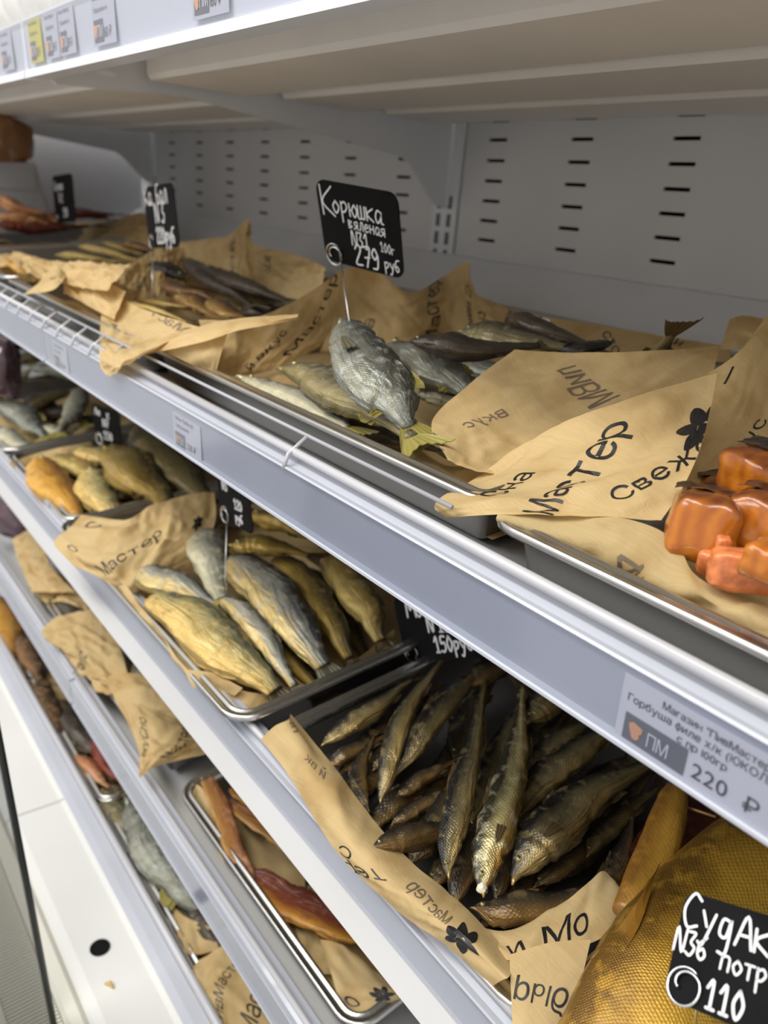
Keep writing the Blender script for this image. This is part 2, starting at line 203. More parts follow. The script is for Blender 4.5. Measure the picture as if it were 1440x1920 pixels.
["LE","2","redmeat",0.0584,[[-0.2075,0.1611,0.0],[-0.2129,0.2129,0.005],[-0.2107,0.2887,0.0],[-0.2048,0.3479,0.0]],0,0.5,"log"]]
SHEETS=[
["T3","1",[[[-0.4642,0.17,0.0476],[-0.4304,0.21,0.0459],[-0.3845,0.25,0.0497],[-0.3632,0.32,0.0482]],[[-0.466,0.12,0.0253],[-0.4243,0.16,0.0186],[-0.3745,0.2,0.0209],[-0.3327,0.26,0.031]],[[-0.4433,0.06,0.0107],[-0.412,0.1,-0.0024],[-0.3568,0.13,-0.0019],[-0.3102,0.2,-0.0083]],[[-0.3848,0.025,0.0036],[-0.3651,0.035,0.0005],[-0.3439,0.07,-0.0087],[-0.2961,0.13,-0.0204]]],0.0025,[["Мастер",0.08,0.8,-118,0.0372,1],["вкус",0.3,0.5,-118,0.0192,1],["пиВМ",0.38,0.1,-42,0.03,1],["вкус",0.8,0.45,-30,0.021,1]]],
["T3","1",[[[-0.364,0.065,0.0066],[-0.3371,0.09,0.0327],[-0.3048,0.12,0.052],[-0.2716,0.16,0.0691]],[[-0.3673,0.03,-0.0082],[-0.3229,0.055,0.0137],[-0.2797,0.085,0.031],[-0.2502,0.12,0.0418]],[[-0.3461,-0.02,-0.0036],[-0.3063,0.02,0.0093],[-0.2636,0.045,0.0209],[-0.2287,0.07,0.0278]],[[-0.3367,-0.018,-0.0098],[-0.287,0.0,0.0055],[-0.2507,0.018,0.0129],[-0.2219,0.04,0.0154]]],0.0028,[["Сна",0.235,0.66,72,0.021,0],["Мастер",0.46,1.0,74,0.03,0],["Свежее",0.755,0.84,48,0.022,0],["@",0.985,0.3,30,0.03,0]]],
["T3","1",[[[-0.3041,-0.005,0.0016],[-0.2789,0.012,0.0062],[-0.25,0.022,0.0127],[-0.2234,0.03,0.0141],[-0.204,0.03,0.0103],[-0.1865,0.02,0.0034],[-0.1678,0.02,0.0009],[-0.1473,0.03,-0.0022]],[[-0.3022,-0.008,-0.0015],[-0.2673,0.0,-0.001],[-0.2393,0.008,0.0028],[-0.2139,0.01,0.0028],[-0.1954,0.008,0.0003],[-0.1771,0.006,0.0016],[-0.1613,0.01,-0.0015],[-0.1397,0.015,-0.0002]],[[-0.3042,0.002,-0.0085],[-0.2729,0.008,-0.0146],[-0.2462,0.01,-0.0139],[-0.2235,0.01,-0.0149],[-0.2024,0.01,-0.0152],[-0.1802,0.01,-0.0125],[-0.1595,0.01,-0.0106],[-0.1353,0.01,-0.0079]]],0.002,[["<",0.4,0.3,-30,0.026,1],["и",0.46,0.5,-40,0.022,1]]],
["T3","1",[[[-0.3079,0.21,0.0532],[-0.3062,0.25,0.0657],[-0.3222,0.32,0.081]],[[-0.2743,0.15,0.0333],[-0.2651,0.19,0.0353],[-0.2693,0.24,0.0365]],[[-0.2502,0.1,0.0056],[-0.2455,0.14,0.0081],[-0.2377,0.19,0.0157]]],0.002,[["вкус",0.55,0.95,52,0.027,0],["I",0.25,0.2,-35,0.03,0]]],
["T3","1",[[[-0.4034,0.4,0.0552],[-0.3924,0.41,0.0588],[-0.3658,0.41,0.0579]],[[-0.3995,0.39,0.0434],[-0.3684,0.37,0.0538],[-0.3531,0.39,0.0489]],[[-0.3907,0.37,0.0326],[-0.365,0.37,0.0374],[-0.3407,0.37,0.0419]]],0.001,[]],
["T3","1",[[[-0.3493,0.33,0.0438],[-0.3436,0.34,0.0641],[-0.339,0.35,0.0839]],[[-0.3281,0.31,0.0485],[-0.3162,0.31,0.0574],[-0.3102,0.31,0.0714]]],0.001,[]],
["T2","1",[[[-0.8144,0.04,0.0332],[-0.83,0.1123,0.0232],[-0.86,0.197,0.0333],[-0.88,0.2779,0.0597]],[[-0.7697,0.025,0.017],[-0.8,0.0872,-0.0003],[-0.84,0.1749,-0.0036],[-0.87,0.2636,0.0112]],[[-0.7371,0.013,-0.0046],[-0.76,0.051,-0.0197],[-0.79,0.114,-0.0302],[-0.83,0.2068,-0.0228]]],0.0035,[["й вкус",0.45,0.95,55,0.0244,0],["@",0.1,0.4,10,0.0203,0],["Мастер",0.75,0.9,60,0.0319,0]]],
["T2","1",[[[-0.88,0.2779,0.0597],[-0.875,0.3247,0.0584],[-0.84,0.3565,0.0277],[-0.8763,0.45,0.0345],[-0.8455,0.47,0.0582],[-0.8109,0.45,0.0242],[-0.7601,0.47,0.0039]],[[-0.87,0.2595,0.0151],[-0.86,0.3131,0.0105],[-0.82,0.3453,0.0022],[-0.8295,0.41,0.0078],[-0.8134,0.44,0.0104],[-0.7752,0.43,-0.0044],[-0.7492,0.45,-0.0099]],[[-0.83,0.2065,-0.0295],[-0.8,0.2596,-0.0316],[-0.77,0.3008,-0.0285],[-0.8009,0.387,-0.043],[-0.7624,0.4,-0.0306],[-0.7578,0.42,-0.0289],[-0.728,0.43,-0.025]]],0.004,[["вкус",0.18,0.7,-100,0.0232,1],["Мастер",0.47,1.0,88,0.0319,0],["С нами",0.66,0.3,-85,0.0232,0],["Ос",0.8,0.45,-50,0.029,0]]],
["T2","1",[[[-0.7795,0.485,-0.0006],[-0.6829,0.485,0.0012],[-0.5982,0.485,0.0041],[-0.5161,0.485,0.0067],[-0.4439,0.485,0.0101]],[[-0.7566,0.46,-0.0378],[-0.6568,0.46,-0.0337],[-0.575,0.46,-0.0214],[-0.496,0.46,-0.0104],[-0.4267,0.46,-0.0013]]],0.002,[["вкус",0.12,0.2,-60,0.029,0],["сто",0.45,0.3,-60,0.0232,0],["и",0.75,0.3,-30,0.029,0]]],
["T2","1",[[[-1.1731,0.06,0.0291],[-1.0535,0.05,0.0189],[-0.91,0.035,0.025],[-0.7938,0.03,0.0308]],[[-1.0622,0.015,0.0042],[-0.9552,0.01,0.0017],[-0.867,0.005,0.007],[-0.8022,0.01,0.0206]],[[-0.9175,-0.04,-0.0039],[-0.8515,-0.045,-0.0015],[-0.8105,-0.045,0.0036],[-0.7785,-0.04,0.0152]],[[-0.8748,-0.055,-0.0165],[-0.852,-0.055,-0.0219],[-0.8239,-0.055,-0.0124],[-0.796,-0.055,0.0041]]],0.002,[["Маст",0.92,0.18,158,0.036,1]]],
["T2","1",[[[-0.8465,-0.0,0.0095],[-0.7827,0.03,0.0338],[-0.7425,0.06,0.0443],[-0.7018,0.1,0.0501]],[[-0.8363,-0.02,0.0053],[-0.7538,0.01,0.0313],[-0.7048,0.04,0.0478],[-0.6793,0.085,0.0532]],[[-0.8392,-0.035,-0.0029],[-0.74,0.0,0.0259],[-0.6921,0.03,0.0444],[-0.6817,0.085,0.0486]]],0.001,[]],
["T2","1",[[[-0.8248,-0.015,0.0097],[-0.7666,0.01,0.0307],[-0.7379,0.04,0.0398]],[[-0.7726,-0.005,0.0056],[-0.7342,0.005,0.0171],[-0.7182,0.02,0.0233]],[[-0.7446,0.005,-0.0015],[-0.7299,0.008,-0.0017],[-0.7224,0.01,-0.0037]]],0.002,[]],
["T1","1",[[[-1.5616,0.35,0.0311],[-1.4587,0.36,0.0458],[-1.3773,0.37,0.0591],[-1.3142,0.38,0.091],[-1.2715,0.36,0.0547],[-1.1056,0.35,0.0509],[-0.93,0.2841,0.0558]],[[-1.5379,0.33,-0.0009],[-1.4251,0.34,0.0098],[-1.3262,0.34,0.0198],[-1.2873,0.35,0.0319],[-1.2282,0.34,0.0253],[-1.0751,0.32,0.0231],[-0.92,0.2723,0.0349]],[[-1.4914,0.3,-0.0335],[-1.3498,0.3,-0.0257],[-1.2554,0.3,-0.0182],[-1.1972,0.3,-0.0107],[-1.1515,0.3,-0.0048],[-1.0114,0.28,0.0039],[-0.91,0.2605,0.0127]]],0.004,[["Мастер",0.35,0.95,80,0.0319,0],["вкус",0.72,0.2,-88,0.0261,0]]],
["T1","1",[[[-1.2315,0.08,0.0147],[-1.4198,0.2,0.0213],[-1.4884,0.28,0.0322],[-1.493,0.33,0.0284]],[[-1.1614,0.07,0.0093],[-1.3206,0.17,0.0037],[-1.3772,0.24,0.0089],[-1.4214,0.3,0.0038]],[[-1.0991,0.06,0.0093],[-1.222,0.14,-0.0118],[-1.2703,0.2,-0.0187],[-1.3286,0.26,-0.0191]]],0.003,[["Мастер",0.3,0.75,40,0.0348,0]]],
["T1","1",[[[-1.2365,0.03,0.0395],[-1.2003,0.05,0.044],[-1.1582,0.05,0.0377],[-1.0581,0.05,0.0322]],[[-1.2191,0.02,0.0258],[-1.1836,0.03,0.0254],[-1.1179,0.03,0.0229],[-1.0281,0.03,0.0212]],[[-1.2032,0.01,0.0137],[-1.1463,0.012,0.0122],[-1.062,0.012,0.008],[-1.0039,0.012,0.0067]]],0.003,[]],
["T1","1",[[[-1.3072,0.005,0.0141],[-1.2893,0.03,0.0415],[-1.2395,0.03,0.0338]],[[-1.1826,-0.05,0.0203],[-1.1139,-0.03,0.0329],[-1.1305,-0.01,0.0393]]],0.001,[["С",0.5,0.6,40,0.0232,0]]],
["T0","1",[[[-3.2378,0.3645,-0.043],[-2.968,0.44,-0.0325],[-2.5873,0.45,-0.0045],[-2.2402,0.46,0.026],[-2.025,0.47,0.0541],[-1.8373,0.47,0.0061]],[[-2.795,0.2633,-0.043],[-2.6797,0.3594,-0.043],[-2.5095,0.42,-0.0379],[-2.1417,0.42,-0.0023],[-1.9376,0.43,0.0188],[-1.7511,0.43,-0.0072]],[[-2.3519,0.162,-0.043],[-2.2827,0.2512,-0.043],[-2.283,0.3481,-0.043],[-2.0402,0.38,-0.0237],[-1.8213,0.38,-0.0042],[-1.6536,0.38,-0.011]]],0.004,[["@",0.3,0.15,0,0.0174,0],["вкус",0.02,0.4,40,0.0232,0]]],
["T0","1",[[[-1.9167,0.12,-0.0003],[-1.5854,0.1,0.0143],[-1.3413,0.1,0.0345],[-1.1624,0.1,0.0499]],[[-1.7764,0.08,0.0029],[-1.4762,0.06,0.0177],[-1.2707,0.06,0.0356],[-1.0867,0.06,0.0521]],[[-1.4955,0.02,0.0207],[-1.3456,0.015,0.0191],[-1.183,0.015,0.0269],[-1.0421,0.02,0.0372]]],0.003,[]],
["T0","1",[[[-3.192,0.3541,-0.043],[-2.9795,0.34,-0.0364],[-2.4381,0.2509,-0.043]],[[-1.8418,0.05,-0.0203],[-1.7241,0.05,-0.0078],[-1.6661,0.06,0.0024]]],0.002,[]],
["LA","2",[[[-1.7161,0.039,-0.043],[-1.6546,0.0653,-0.043],[-1.5513,0.0834,-0.043]],[[-1.5834,0.0079,-0.043],[-1.5297,0.03,-0.0351],[-1.5152,0.05,-0.0365]]],0.002,[]],
["LB","2",[[[-1.3874,-0.0072,0.004],[-1.4163,0.0485,0.0],[-1.4208,0.0965,0.0],[-1.4197,0.1446,0.0]],[[-1.3708,0.0032,-0.01],[-1.3853,0.0453,-0.02],[-1.3827,0.0908,-0.02],[-1.4073,0.1471,-0.02]]],0.002,[]],
["LC","2",[[[-1.0414,0.0082,0.03],[-0.9479,0.0388,0.05],[-0.9674,0.0798,0.05],[-0.9746,0.1296,0.05],[-0.9743,0.1798,0.045]],[[-1.0122,-0.0188,0.028],[-0.9252,0.0151,0.042],[-0.9022,0.059,0.04],[-0.9042,0.1005,0.04],[-0.9139,0.1514,0.035]],[[-0.987,-0.0452,0.024],[-0.8994,-0.0164,0.03],[-0.8682,0.0151,0.024],[-0.8665,0.0635,0.024],[-0.8841,0.1273,0.02]],[[-0.9242,-0.04,0.018],[-0.8814,-0.0221,0.012],[-0.8447,-0.0041,0.0],[-0.8581,0.0426,-0.0],[-0.8733,0.1161,0.0]]],0.004,[["Мастер",0.3,0.9,52,0.029,0],["С",0.13,0.3,60,0.029,0],["О",0.1,0.7,40,0.0174,0],["@",0.86,0.35,0,0.0174,0]]],
["LC","2",[[[-0.8507,-0.0034,0.012],[-0.7515,-0.0103,0.012],[-0.6431,-0.0154,0.01],[-0.6261,0.0024,0.004],[-0.591,0.0255,-0.004],[-0.563,0.0648,-0.004],[-0.5628,0.1239,0.0],[-0.5881,0.2063,0.0]],[[-0.8566,-0.0105,0.008],[-0.7453,-0.0153,0.008],[-0.6365,-0.0183,0.006],[-0.6032,-0.0126,-0.004],[-0.5855,0.0066,-0.016],[-0.5629,0.0455,-0.014],[-0.5643,0.1212,-0.012],[-0.5841,0.2048,-0.008]]],0.003,[]],
["LC","2",[[[-0.6463,-0.0196,0.012],[-0.625,0.0024,0.01],[-0.5924,0.0179,0.004]],[[-0.6276,-0.0196,0.0],[-0.6177,-0.0024,-0.002],[-0.5966,0.0104,-0.005]]],0.002,[]],
["LD","2",[[[-0.5209,0.0309,0.012],[-0.467,0.0311,0.004],[-0.4097,0.0254,0.002],[-0.3446,0.0196,0.002],[-0.296,0.0236,0.002],[-0.2673,0.0244,0.004],[-0.2219,0.0233,0.006]],[[-0.5061,0.0196,0.02],[-0.4489,0.0114,0.016],[-0.3836,-0.0007,0.016],[-0.3287,-0.008,0.016],[-0.2834,-0.0029,0.018],[-0.2532,0.0004,0.02],[-0.2107,0.004,0.02]],[[-0.5102,0.0077,0.016],[-0.4523,-0.0,0.014],[-0.3849,-0.0126,0.014],[-0.3379,-0.0183,0.012],[-0.2872,-0.0117,0.014],[-0.257,-0.0041,0.016],[-0.2135,0.0001,0.016]],[[-0.5157,-0.005,0.004],[-0.4582,-0.0077,0.002],[-0.3929,-0.0178,0.002],[-0.353,-0.02,0.002],[-0.2927,-0.0132,0.002],[-0.2615,-0.0058,0.004],[-0.2186,-0.0012,0.006]]],0.0015,[["пиво",0.05,0.4,170,0.0176,1],["й вк",0.22,0.35,-160,0.0143,1],["С",0.42,0.6,-120,0.022,0],["тер",0.5,0.4,-100,0.0248,0],["Мастер",0.78,0.45,175,0.0165,1],["@",0.86,0.5,30,0.0303,0]]],
["LD","2",[[[-0.2218,0.0155,0.018],[-0.2098,0.04,0.022],[-0.1935,0.0614,0.025]],[[-0.2053,0.0005,0.014],[-0.1923,0.016,0.018],[-0.1789,0.0341,0.02]],[[-0.187,-0.0157,0.006],[-0.1742,-0.003,0.01],[-0.1645,0.0097,0.01]]],0.0015,[["рыба",0.08,0.38,-12,0.021,2]]],
["LD","2",[[[-0.2654,0.0222,-0.005],[-0.2406,0.0416,0.0],[-0.231,0.0822,0.008],[-0.2282,0.1157,0.016],[-0.2183,0.119,0.012]],[[-0.2494,0.0168,0.0],[-0.2273,0.0296,0.008],[-0.2187,0.062,0.012],[-0.214,0.0895,0.014],[-0.2024,0.1169,0.01]],[[-0.2321,0.0123,0.004],[-0.2168,0.0206,0.014],[-0.2077,0.0433,0.018],[-0.1944,0.0645,0.02],[-0.1939,0.0936,0.01]]],0.003,[["Мо",0.42,0.9,8,0.0275,0],["и",0.2,0.9,10,0.0275,0]]],
["M1","3",[[[-1.6335,0.0126,0.02],[-1.589,0.0413,0.05],[-1.5535,0.0556,0.05]],[[-1.5168,-0.0018,0.015],[-1.4938,0.019,0.03],[-1.4309,0.0359,0.04]],[[-1.4055,-0.0108,0.01],[-1.3689,0.0094,0.02],[-1.321,0.0444,0.03]]],0.006,[]],
["M1","3",[[[-1.4799,0.0027,0.0],[-1.4125,0.031,0.015],[-1.3419,0.0584,0.015]],[[-1.3781,0.0028,-0.005],[-1.3305,0.0249,0.01],[-1.2648,0.0513,0.01]]],0.006,[]],
["M1","3",[[[-1.2671,-0.0002,0.02],[-1.2236,0.0338,0.045],[-1.1868,0.0623,0.045]],[[-1.2383,-0.0382,0.024],[-1.1606,0.0026,0.035],[-1.0745,0.0411,0.03]],[[-1.181,-0.0287,0.016],[-1.078,-0.0102,0.02],[-0.9862,0.0229,0.02]],[[-1.091,-0.0119,0.008],[-1.0345,0.0022,0.01],[-0.9535,0.025,0.01]]],0.008,[["вкус",0.4,0.7,60,0.0232,0]]],
["M1","3",[[[-1.0519,0.0016,0.02],[-1.0045,0.037,0.04],[-0.9532,0.0655,0.035]],[[-0.9909,-0.0039,0.02],[-0.9371,0.0154,0.035],[-0.8881,0.0517,0.02]],[[-0.8682,-0.0167,0.022],[-0.8454,0.0069,0.03],[-0.84,0.069,0.01]],[[-0.8066,-0.0383,0.026],[-0.8223,-0.0047,0.016],[-0.8144,0.0641,0.005]]],0.005,[["вкусно",0.15,0.8,60,0.0232,0],["Мастер",0.6,0.9,60,0.0232,0]]],
["M2","3",[[[-0.5723,0.0402,-0.03],[-0.5736,0.1002,-0.04],[-0.4583,0.1234,-0.04]],[[-0.5177,0.0214,-0.02],[-0.5064,0.0699,-0.03],[-0.4087,0.1051,-0.03]],[[-0.4763,0.0055,-0.02],[-0.4532,0.0469,-0.03],[-0.3878,0.0948,-0.03]]],0.003,[["Мас",0.15,0.4,60,0.0232,0]]],
["M2","3",[[[-0.4907,0.0324,0.0],[-0.4718,0.0469,0.0],[-0.4544,0.0517,-0.01]],[[-0.443,0.0173,0.0],[-0.4128,0.0385,0.0],[-0.3923,0.0698,0.0]],[[-0.4163,0.0085,-0.005],[-0.3972,0.0335,-0.005],[-0.3852,0.0745,-0.004]]],0.003,[["о",0.15,0.9,20,0.029,0],["@",0.65,0.6,20,0.0174,0]]],
["M2","3",[[[-0.7856,0.0149,0.0],[-0.7639,0.0275,-0.0],[-0.7048,0.019,-0.02]],[[-0.7802,0.0075,-0.01],[-0.733,0.0105,-0.02],[-0.6649,0.0052,-0.03]]],0.002,[]],
["N1","4",[[[-1.6552,0.028,-0.043],[-1.537,0.0238,-0.043],[-1.3737,0.0138,-0.043]],[[-1.5615,-0.008,-0.043],[-1.4127,-0.0111,-0.043],[-1.2616,-0.0102,-0.043]]],0.003,[]],
["N1","4",[[[-1.2373,0.0215,-0.043],[-1.1481,0.0496,-0.043],[-1.1313,0.0931,-0.043]],[[-1.2218,-0.0032,-0.043],[-1.1461,0.0102,-0.043],[-1.093,0.0388,-0.043]]],0.004,[]],
["N2","4",[[[-0.8235,0.02,0.0],[-0.7913,0.0268,0.005],[-0.7524,0.0497,0.005]],[[-0.7516,-0.0079,-0.002],[-0.7322,0.0151,0.0],[-0.7215,0.0421,-0.0]]],0.004,[]],
["N2","4",[[[-0.7178,0.0094,0.01],[-0.7011,0.058,0.02],[-0.6493,0.1105,-0.0]],[[-0.6938,-0.0109,0.012],[-0.6576,0.0275,0.02],[-0.602,0.0984,0.0]],[[-0.6144,-0.0188,0.0],[-0.5843,0.0107,0.01],[-0.5455,0.0712,0.0]]],0.003,[["ПивМастер",0.25,0.95,60,0.0203,0],["Мастер",0.6,0.98,62,0.0261,0]]]]
TAGS=[
["korushka",[-0.6901,-0.4993,-0.0263],[0.9735,0.2165,-0.0734],[0.1418,-0.3198,0.9368],0.1108,0.0859],
["tag2",[-1.1948,-0.4999,-0.045],[0.9954,-0.0238,0.0924],[-0.0938,-0.0678,0.9933],0.1198,0.0874],
["tag3",[-2.0408,-0.384,-0.0498],[0.9962,0.0348,0.0803],[-0.0803,-0.0028,0.9968],0.1379,0.1042],
["moyva",[-0.5179,-0.4903,-0.4062],[0.8745,0.1553,0.4595],[-0.4648,-0.0028,0.8854],0.1144,0.0721],
["sudak",[-0.0966,-0.6862,-0.3202],[0.9084,0.055,0.4145],[-0.3356,0.6873,0.6442],0.0571,0.0504],
["tag5",[-0.7736,-0.5941,-0.3408],[0.9945,0.0277,0.1008],[-0.0986,-0.0729,0.9925],0.0761,0.0594],
["tag6",[-1.301,-0.5595,-0.3931],[0.9389,0.3434,-0.0223],[0.0448,-0.0579,0.9973],0.068,0.0688]]
TAGBASE={"korushka":[-0.617,-0.557,-0.1068],"tag2":[-1.151,-0.5345,-0.1598],"tag3":[-2.5748,-0.24,-0.1499],"moyva":[-0.5164,-0.511,-0.4584],"sudak":[-0.1035,-0.6766,-0.3948],"tag5":[-0.7386,-0.6237,-0.4397],"tag6":[-1.3302,-0.5687,-0.4642]}
SPOTS={"ch1":[-0.2005,-0.6105,-0.1494],"ch2":[-0.1814,-0.5872,-0.145],"ch3":[-0.1629,-0.6322,-0.1556],"ch4":[-0.1845,-0.6234,-0.1607],"ch5":[-0.2094,-0.545,-0.1307],"ch6":[-0.2378,-0.5256,-0.1589],"ch7":[-0.1824,-0.6217,-0.1525],"ch8":[-0.148,-0.6445,-0.1408],"tp0":[-0.2208,-0.4933,-0.4164],"tp1":[-0.1978,-0.4892,-0.4109]}
FINGRID=[[[-0.1839,0.1125,0.068],[-0.1797,0.1002,0.07],[-0.1747,0.0894,0.072]],[[-0.1729,0.0745,0.074],[-0.1667,0.0635,0.076],[-0.1608,0.0581,0.078]],[[-0.1693,0.045,0.068],[-0.1609,0.0343,0.072],[-0.1539,0.0307,0.076]],[[-0.1703,0.0268,0.061],[-0.1591,0.0169,0.066],[-0.1523,0.0187,0.071]]]
# ------------------------------------------------------------ helpers
def link(name, me, mat=None, parent=None):
    o = bpy.data.objects.new(name, me); COL.objects.link(o)
    if mat is not None and me is not None and len(me.materials) == 0: me.materials.append(mat)
    if parent: o.parent = parent
    return o
def thing(name, label, cat, loc=(0, 0, 0), group=None):
    o = bpy.data.objects.new(name, None); COL.objects.link(o); o.location = loc; o.empty_display_size = .02
    o['label'] = label; o['category'] = cat
    if group: o['group'] = group
    return o
def tag(o, label, cat, group=None):
    o['label'] = label; o['category'] = cat
    if group: o['group'] = group
    return o
def structure(o): o['kind'] = 'structure'; return o
def mesh(name, v, f, smooth=False):
    me = bpy.data.meshes.new(name); me.from_pydata([tuple(a) for a in v], [], f); me.update()
    if smooth:
        for p in me.polygons: p.use_smooth = True
    return me
def bm_mesh(name, bm, smooth=False):
    me = bpy.data.meshes.new(name); bm.to_mesh(me); bm.free()
    if smooth:
        for p in me.polygons: p.use_smooth = True
    return me
def add_box(bm, lo, hi):
    c = [(lo[i]+hi[i])/2 for i in range(3)]; s = [abs(hi[i]-lo[i]) for i in range(3)]
    bmesh.ops.create_cube(bm, size=1, matrix=Matrix.Translation(c) @ Matrix.Diagonal((*s, 1)))
def box(name, lo, hi, mat, parent=None, bevel=0):
    bm = bmesh.new(); add_box(bm, lo, hi)
    if bevel: bmesh.ops.bevel(bm, geom=bm.edges[:], offset=bevel, segments=2, affect='EDGES')
    return link(name, bm_mesh(name, bm), mat, parent)
def extrude_x(name, prof, x0, x1, mat, parent=None, closed=True, smooth=False):
    n = len(prof); v = [(x0, y, z) for y, z in prof] + [(x1, y, z) for y, z in prof]
    f = [(i, (i+1) % n, n+(i+1) % n, n+i) for i in range(n if closed else n-1)]
    if closed: f += [tuple(range(n))[::-1], tuple(range(n, 2*n))]
    me = mesh(name, v, f, smooth); bm = bmesh.new(); bm.from_mesh(me); bmesh.ops.recalc_face_normals(bm, faces=bm.faces); bm.to_mesh(me); bm.free()
    return link(name, me, mat, parent)
def tube(name, pts, r, mat, parent=None, seg=8, cyclic=False):
    pts = [Vector(p) for p in pts]; n = len(pts); v = []; f = []
    prev = None
    for i, p in enumerate(pts):
        a = pts[max(i-1, 0)]; b = pts[min(i+1, n-1)]; t = (b-a).normalized()
        if prev is None: u = t.orthogonal().normalized()
        else: u = (prev - t*prev.dot(t)).normalized()
        prev = u; w = t.cross(u)
        rr = r[i] if isinstance(r, (list, tuple)) else r
        for k in range(seg):
            an = 2*math.pi*k/seg; v.append(p + (u*math.cos(an)+w*math.sin(an))*rr)
    for i in range(n-1):
        for k in range(seg):
            f.append((i*seg+k, i*seg+(k+1) % seg, (i+1)*seg+(k+1) % seg, (i+1)*seg+k))
    f += [tuple(range(seg))[::-1], tuple((n-1)*seg+k for k in range(seg))]
    return link(name, mesh(name, v, f, True), mat, parent)
def crom(P, t):
    n = len(P)-1
    if n < 1: return P[0].copy()
    x = max(0, min(n-1e-6, t*n)); i = int(x); f = x-i
    p1 = P[i]; p2 = P[i+1]; p0 = P[i-1] if i > 0 else p1*2-p2; p3 = P[i+2] if i+2 <= n else p2*2-p1
    return 0.5*((2*p1)+(p2-p0)*f+(2*p0-5*p1+4*p2-p3)*f*f+(3*p1-p0-3*p2+p3)*f*f*f)

# ------------------------------------------------------------ materials
def nt(name):
    mt = bpy.data.materials.new(name); mt.use_nodes = True; t = mt.node_tree
    return mt, t, t.nodes['Principled BSDF'], t.nodes, t.links
def simple(name, col, rough=.5, metal=0, noise_amt=.0, nscale=20, bump=0, spec=.5, coat=0):
    mt, t, b, N, Lk = nt(name)
    b.inputs['Base Color'].default_value = (*col, 1); b.inputs['Roughness'].default_value = rough; b.inputs['Metallic'].default_value = metal
    b.inputs['Specular IOR Level'].default_value = spec; b.inputs['Coat Weight'].default_value = coat
    if noise_amt or bump:
        tc = N.new('ShaderNodeTexCoord'); nz = N.new('ShaderNodeTexNoise'); nz.inputs['Scale'].default_value = nscale; nz.inputs['Detail'].default_value = 5
        Lk.new(tc.outputs['Object'], nz.inputs['Vector'])
        if noise_amt:
            r = N.new('ShaderNodeValToRGB'); r.color_ramp.elements[0].position = .3; r.color_ramp.elements[1].position = .7
            r.color_ramp.elements[0].color = (*[c*(1-noise_amt) for c in col], 1); r.color_ramp.elements[1].color = (*[min(1, c*(1+noise_amt*.5)) for c in col], 1)
            Lk.new(nz.outputs['Fac'], r.inputs[0]); Lk.new(r.outputs[0], b.inputs['Base Color'])
        if bump:
            bp = N.new('ShaderNodeBump'); bp.inputs['Strength'].default_value = bump; bp.inputs['Distance'].default_value = .002
            Lk.new(nz.outputs['Fac'], bp.inputs['Height']); Lk.new(bp.outputs[0], b.inputs['Normal'])
    return mt
M = {}
M['white'] = simple('white_powder_coat', (.74, .755, .78), .38, 0, .04, 12)
M['back'] = simple('back_panel_paint', (.66, .66, .66), .42, 0, .05, 6)
M['under'] = simple('shelf_underside_paint', (.86, .83, .78), .45, 0, .05, 8)
M['deck'] = simple('deck_white_enamel', (.86, .86, .83), .35, 0, .02, 10)
M['rail'] = simple('grey_plastic_rail', (.50, .52, .585), .30, 0, .05, 9, coat=.3)
M['raillip'] = simple('pale_rail_lip', (.54, .54, .57), .25, 0, coat=.4)
M['toprail'] = simple('white_top_rail', (.85, .86, .90), .3, 0, coat=.3)
M['dark'] = simple('dark_void', (.01, .01, .01), .8)
M['slot'] = simple('slotted_post_grey', (.12, .12, .125), .5)
M['black'] = simple('chalkboard_black', (.009, .009, .010), .6, 0, .3, 40, spec=.08)
M['wireguard'] = simple('grey_coated_wire', (.42, .43, .47), .4)
M['chalk'] = simple('white_marker', (.85, .85, .86), .6)
M['ink'] = simple('black_print_ink', (.012, .011, .012), .45)
M['inkback'] = simple('print_seen_through_paper', (.17, .125, .085), .6)
M['labelink'] = simple('label_print', (.035, .035, .05), .5)
M['label'] = simple('white_label_card', (.70, .70, .76), .45)
M['yellow'] = simple('yellow_label_card', (.85, .72, .06), .45)
M['logobox'] = simple('grey_logo_box', (.14, .15, .18), .4)
M['peach'] = simple('peach_logo_mark', (.75, .36, .20), .5)
M['wire'] = simple('steel_wire', (.75, .75, .75), .22, 1)
M['wood'] = simple('toothpick_wood', (.66, .42, .14), .5, 0, .2, 60)
M['rubber'] = simple('black_rubber_edge', (.012, .016, .014), .4)
M['cream'] = simple('cream_plastic_trim', (.80, .78, .68), .35)
M['floor'] = simple('grey_floor_tile', (.30, .30, .31), .3, 0, .25, 3)
M['board'] = simple('white_board', (.44, .435, .45), .5, 0, .03, 5)
M['ptag'] = simple('blurry_white_bag', (.75, .74, .72), .35, 0, .12, 20, .4)

def steel():
    mt, t, b, N, Lk = nt('stainless_steel')
    b.inputs['Base Color'].default_value = (.66, .65, .62, 1); b.inputs['Metallic'].default_value = 1; b.inputs['Roughness'].default_value = .2
    tc = N.new('ShaderNodeTexCoord'); mp = N.new('ShaderNodeMapping'); mp.inputs['Scale'].default_value = (4, 160, 160)
    nz = N.new('ShaderNodeTexNoise'); nz.inputs['Scale'].default_value = 5; nz.inputs['Detail'].default_value = 4
    Lk.new(tc.outputs['Object'], mp.inputs[0]); Lk.new(mp.outputs[0], nz.inputs['Vector'])
    mr = N.new('ShaderNodeMapRange'); mr.inputs[3].default_value = .14; mr.inputs[4].default_value = .34
    Lk.new(nz.outputs['Fac'], mr.inputs[0]); Lk.new(mr.outputs[0], b.inputs['Roughness'])
    return mt
M['steel'] = steel()
M['pan'] = simple('dull_steel_pan_wall', (.30, .295, .29), .42, .9)
